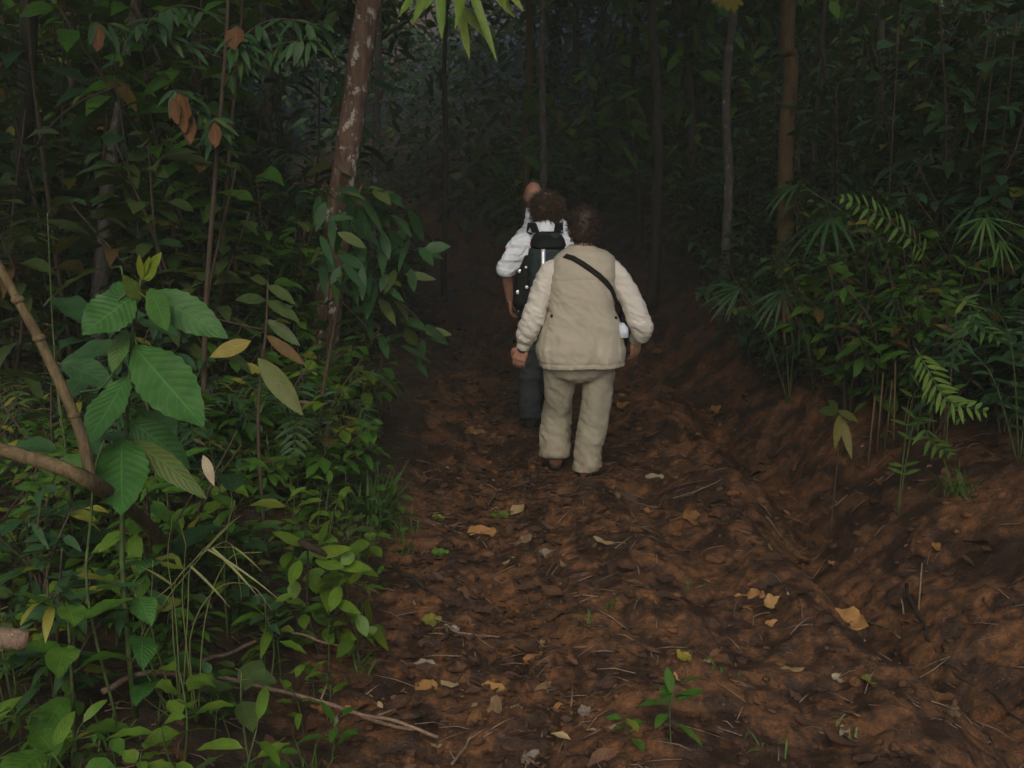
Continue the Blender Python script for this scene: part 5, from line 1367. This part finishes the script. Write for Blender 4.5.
hair_cap('hair', T2, 'hair_brown', m_, (.104, .108, .094), (0, -.02, .02), amp=.030, f=24, strands=2400, SL=.065, low=-.085, seed=8)
b = Buf()
limb(b, [(-.10, 0, 1.345), (-.16, 0, 1.33), (mx(517), -.015, mz(250)), (mx(508), -.028, mz(266)), (mx(507), -.01, mz(272))], [.078, .084, .080, .076, .066], 16, 24)
limb(b, [(.10, 0, 1.345), (.16, 0, 1.335), (.22, -.015, 1.24), (.245, -.028, 1.13), (.25, -.01, 1.08)], [.078, .082, .078, .072, .062], 16, 24)
b.loft([(0, 0, .80, .19, .135), (0, 0, .95, .185, .135), (0, 0, 1.15, .19, .13), (0, .005, 1.28, .185, .12), (0, .01, 1.36, .15, .10), (0, .015, 1.42, .085, .08), (0, .02, 1.47, .07, .07)], 26, 2.3)
me = fuse(b, 'shirt', .0075, 4); push(me, lambda v: .012*folds(v, (9, 9, 20), 41, 2.5)-.004); link('shirt', me, M['shirt_white'], m_)
cb = Buf(); V = []; F = []; n = 30   # standing shirt collar, points spread
for i in range(n+1):
    a = 2*math.pi*i/n; pk = .05*max(0, math.cos(a*1.0-math.pi*1.5))**4
    for (r_, z_) in ((.074, 1.435), (.082, 1.495+pk*.4), (.094, 1.488+pk*.4), (.125, 1.425-pk*.4)):
        V.append((r_*math.cos(a), .02+r_*math.sin(a), z_))
for i in range(n):
    for k in range(3): F.append((i*4+k, (i+1)*4+k, (i+1)*4+k+1, i*4+k+1))
cb.add(V, F); link('collar', cb.mesh('collar'), M['shirt_white'], m_)
b = Buf()
b.loft([(0, 0, .76, .15, .12), (0, 0, .84, .185, .135), (0, 0, .95, .185, .135)], 24, 2.3)
limb(b, [(-.09, 0, .84), (-.098, .04, .62), (-.105, .05, .46), (-.105, .02, .28), (-.10, -.02, .08)], [.10, .095, .088, .084, .080, .078], 18, 26)
limb(b, [(.085, 0, .84), (.09, .10, .64), (.09, .18, .47), (.09, .2, .28), (.09, .21, .08)], [.10, .095, .088, .084, .080, .078], 18, 26)
me = fuse(b, 'trousers', .009, 3); push(me, lambda v: .013*folds(v, (6, 6, 15), 51, 2.4)); link('trousers', me, M['trousers_slate'], m_)
shoe('shoe', J2['anl'], J2['ftl'], 'shoe_dark', m_); shoe('shoe', J2['anr'], J2['ftr'], 'shoe_dark', m_)
# backpack
bp = empty('backpack', om); tag(bp, 'dark slate backpack with a bright reflective strip and scattered reflective dots', 'backpack')
b = Buf(); cxp = mx(546.5)
b.loft([(cxp, -.24, .92, .10, .07), (cxp, -.25, .96, .135, .105), (cxp, -.255, 1.12, .140, .115), (cxp, -.25, 1.30, .130, .105), (cxp, -.235, 1.38, .11, .085), (cxp, -.22, 1.42, .08, .06)], 28, 3.2)
me = fuse(b, 'pack_bag', .0075, 3); push(me, lambda v: .008*folds(v, (7, 7, 9), 61, 2.2)-.012*np.exp(-((v[:, 2]-1.33)/.008)**2)-.008*np.exp(-((np.abs(v[:, 0]-cxp)-.075)/.006)**2)); pk_ = link('pack_bag', me, M['pack'], bp)
pbv = BVHTree.FromPolygons([v.co for v in me.vertices], [p.vertices for p in me.polygons])
b = Buf(); b.loft([(cxp, -.25, 1.32, .10, .10), (cxp, -.25, 1.34, .122, .115), (cxp, -.235, 1.38, .112, .10), (cxp, -.21, 1.415, .09, .07), (cxp, -.19, 1.43, .05, .04)], 26, 3)
me = fuse(b, 'top_lid', .0075, 2); push(me, lambda v: .006*folds(v, (8, 8, 8), 64, 2.2)); link('top_lid', me, M['pack_black'], bp)
for sx in (-1, 1):
    b = Buf(); b.loft([(cxp+sx*.155, -.235, .90, .055, .06), (cxp+sx*.170, -.235, .94, .070, .085), (cxp+sx*.160, -.235, 1.12, .060, .085), (cxp+sx*.135, -.225, 1.27, .022, .05)], 20, 2.4)
    me = fuse(b, 'side_pocket', .007, 2); push(me, lambda v: .005*folds(v, (12, 12, 12), 66, 2.2)); link('side_pocket', me, M['pack_black'], bp)
    if sx < 0: sbv = BVHTree.FromPolygons([v.co for v in me.vertices], [p.vertices for p in me.polygons])
for sx in (-1, 1):
    b = Buf(); P_s = [(sx*.075+cxp*.3, -.15, 1.42), (sx*.095, -.02, 1.475), (sx*.105, .09, 1.40), (sx*.12, .135, 1.25), (sx*.14, .11, 1.08), (sx*.155, -.06, .98), (sx*.13+cxp, -.17, .96)]
    c = curve(P_s, 26); V = []; F = []
    for i, p in enumerate(c):
        for (a, o_) in ((-.026, 0), (.026, 0), (.026, .012), (-.026, .012)):
            nn = unit(np.array([p[0]*.3, p[1]+.0, (p[2]-1.2)])); V.append(tuple(p+np.array([a, 0, 0])+nn*(o_+.006)))
    for i in range(len(c)-1):
        for k in range(4): F.append((i*4+k, i*4+(k+1) % 4, (i+1)*4+(k+1) % 4, (i+1)*4+k))
    b.add(V, F); link('shoulder_strap', b.mesh('shoulder_strap'), M['strap'], bp)
V = []; F = []; zs = np.linspace(mz(266.5), mz(246), 8)
for z_ in zs:
    p, nn = back_hit(pbv, mx(541.5), mz(246)); p.y -= .012+(mz(246)-z_)*.22; V += [(p.x-.013, p.y-.004, z_), (p.x+.013, p.y-.004, z_), (p.x+.013, p.y+.004, z_), (p.x-.013, p.y+.004, z_)]
for i in range(7):
    for k in range(4): F.append((i*4+k, i*4+(k+1) % 4, (i+1)*4+(k+1) % 4, (i+1)*4+k))
F += [(0, 3, 2, 1), (28, 29, 30, 31)]
b = Buf(); b.add(V, F); link('reflective_strip', b.mesh('reflective_strip'), M['reflector'], bp)
for (px_, py_, r_) in [(526, 247, .0065), (521.5, 255.5, .009), (525.4, 264, .0065), (519.8, 268, .010), (514.5, 277, .009), (526, 283, .0085), (517.8, 288, .011), (541, 243, .005)]:
    d_ = dome(pbv, mx(px_), mz(py_), r_*1.35) if px_ > 524 else None
    if d_ is None: d_ = dome(sbv, mx(px_), mz(py_), r_*1.35) or dome(pbv, mx(px_), mz(py_), r_*1.35)
    if d_: link('reflective_dot', d_.mesh('reflective_dot'), M['reflector'], bp)

# ---- third person ahead, nearly hidden
DT = 8.4
ox3 = (539-512)/F_*DT/ .9836*.99; o3 = Vector((ox3, DT, hz(ox3, DT)))
def tx(px): return (px-539)*.00836
t_ = empty('person', o3, -.55); tag(t_, 'balding reddish-headed person in a pale shirt, farthest of the three and mostly hidden', 'person')
J3 = dict(torso=[(0, 0, .80, .15, .11), (0, 0, .92, .17, .12), (0, 0, 1.08, .165, .115), (0, 0, 1.24, .175, .115), (0, .01, 1.39, .175, .105), (0, .015, 1.47, .13, .085), (0, .02, 1.52, .07, .06)],
          head=(-.06, .0, 1.685), tilt=.08, hs=.92, neck=(-.03, .01, 1.52), turn=.5,
          shl=(-.13, .0, 1.36), ell=(-.23, .0, 1.17), wrl=(-.20, .16, 1.02), hdl=(.1, .8, -.6), pnl=(1, .1, 0), shr=(.165, 0, 1.45), elr=(.24, -.03, 1.17), wrr=(.24, .10, .92), hdr=(0, .3, -1), pnr=(-1, .1, 0),
          hipl=(-.085, 0, .86), knl=(-.09, .12, .48), anl=(-.09, .14, .10), ftl=(-.10, .32, .04), hipr=(.085, 0, .86), knr=(.09, .02, .48), anr=(.09, -.06, .11), ftr=(.10, .12, .04), curl=.5)
bb_, T3 = body(J3); link('body', fuse(bb_, 'body', .006, 3), M['skin_red'], t_); eyes(T3, t_)
hb_ = Buf(); hb_.ball(T3(0, -.05, -.03), (.082, .062, .045), None, 20, 12); hb_.ball(T3(0, -.06, .0), (.074, .05, .04), None, 20, 12)
me = fuse(hb_, 'hair', .006, 2); push(me, lambda v: .005*fbm(v*60, 3, 5)); link('hair', me, M['hair_grey'], t_)
b = Buf()
limb(b, [(-.08, 0, 1.37), (-.13, 0, 1.34), (-.19, 0, 1.26), (-.232, .0, 1.18), (-.235, .02, 1.12)], [.078, .082, .076, .072, .062], 16, 22)
limb(b, [(.10, 0, 1.435), (.17, 0, 1.425), (.215, 0, 1.30), (.238, -.02, 1.18), (.24, .0, 1.12)], [.078, .082, .076, .072, .062], 16, 22)
b.loft([(0, 0, .82, .19, .135), (0, 0, 1.0, .185, .135), (0, 0, 1.2, .19, .13), (0, .005, 1.32, .18, .12), (-.01, .01, 1.42, .14, .10), (-.035, .015, 1.51, .09, .08), (-.05, .02, 1.585, .075, .07)], 26, 2.3)
me = fuse(b, 'shirt', .009, 4); push(me, lambda v: .01*folds(v, (9, 9, 20), 71, 2.5)); link('shirt', me, M['shirt_white'], t_)
b = Buf(); b.loft([(0, 0, .80, .15, .12), (0, 0, .88, .185, .135), (0, 0, .98, .185, .135)], 24, 2.3)
limb(b, [(-.09, 0, .86), (-.092, .08, .64), (-.092, .12, .48), (-.092, .13, .28), (-.09, .13, .08)], [.10, .095, .088, .084, .08], 16, 22)
limb(b, [(.09, 0, .86), (.092, .02, .64), (.092, .02, .48), (.092, -.02, .28), (.09, -.06, .09)], [.10, .095, .088, .084, .08], 16, 22)
me = fuse(b, 'trousers', .010, 3); push(me, lambda v: .012*folds(v, (6, 6, 15), 81, 2.4)); link('trousers', me, M['trousers_slate'], t_)
shoe('shoe', J3['anl'], J3['ftl'], 'shoe_dark', t_); shoe('shoe', J3['anr'], J3['ftr'], 'shoe_dark', t_)


# ------------------------------------------------------------------ HAZE: thin volume added to lift the darks of the far forest
me = bpy.data.meshes.new('added_haze'); bm = bmesh.new(); bmesh.ops.create_cube(bm, size=1)
for v in bm.verts: v.co = Vector((v.co.x*124, v.co.y*110+8, -4.5 if v.co.z < 0 else 26))
bm.to_mesh(me); bm.free()
hm = bpy.data.materials.new('added_haze_air'); hm.use_nodes = True; hn = hm.node_tree; hn.nodes.remove(hn.nodes['Principled BSDF'])
pv = hn.nodes.new('ShaderNodeVolumePrincipled'); pv.inputs['Color'].default_value = (.84, .9, .77, 1); pv.inputs['Density'].default_value = .0038; pv.inputs['Anisotropy'].default_value = .0
hn.links.new(pv.outputs[0], hn.nodes['Material Output'].inputs['Volume'])
hz_ = link('added_haze', me, hm); hz_['kind'] = 'stuff'

# ------------------------------------------------------------------ CAMERA, LIGHT, RENDER
cam = bpy.data.cameras.new('camera'); co = bpy.data.objects.new('camera', cam); COL.objects.link(co)
co.location = (0, 0, CAMZ); co.rotation_euler = (R(90)-PITCH, 0, 0)
cam.sensor_width = 36; cam.lens = 36*F_/W_; cam.clip_end = 400; cam.clip_start = .05
SC.camera = co
SUN_EL, SUN_AZ = R(40), R(-8)     # behind the camera: light travels forward along the path
w = bpy.data.worlds.new('World'); SC.world = w; w.use_nodes = True
nt = w.node_tree; sk = nt.nodes.new('ShaderNodeTexSky'); sk.sky_type = 'NISHITA'; sk.sun_disc = False
sk.sun_elevation = SUN_EL; sk.sun_rotation = R(180)-SUN_AZ; sk.dust_density = 4; sk.air_density = 1
nt.links.new(sk.outputs[0], nt.nodes['Background'].inputs[0]); nt.nodes['Background'].inputs[1].default_value = .15
sl = bpy.data.lights.new('sun', 'SUN'); sl.energy = .72; sl.angle = R(12); sl.color = (1, .965, .87)
so = bpy.data.objects.new('sun', sl); COL.objects.link(so); so.location = (0, -10, 8)
dirv = Vector((math.sin(SUN_AZ)*math.cos(SUN_EL), math.cos(SUN_AZ)*math.cos(SUN_EL), -math.sin(SUN_EL)))
so.rotation_euler = dirv.to_track_quat('-Z', 'Y').to_euler()
SC.view_settings.view_transform = 'Standard'; SC.view_settings.look = 'None'; SC.view_settings.gamma = 1
SC.view_settings.exposure = .30
SC.render.engine = 'CYCLES'
SC.cycles.volume_bounces = 0; SC.cycles.max_bounces = 8; SC.cycles.transparent_max_bounces = 4; SC.cycles.diffuse_bounces = 6; SC.cycles.glossy_bounces = 2; SC.cycles.transmission_bounces = 5
SC.render.resolution_x = W_; SC.render.resolution_y = H_
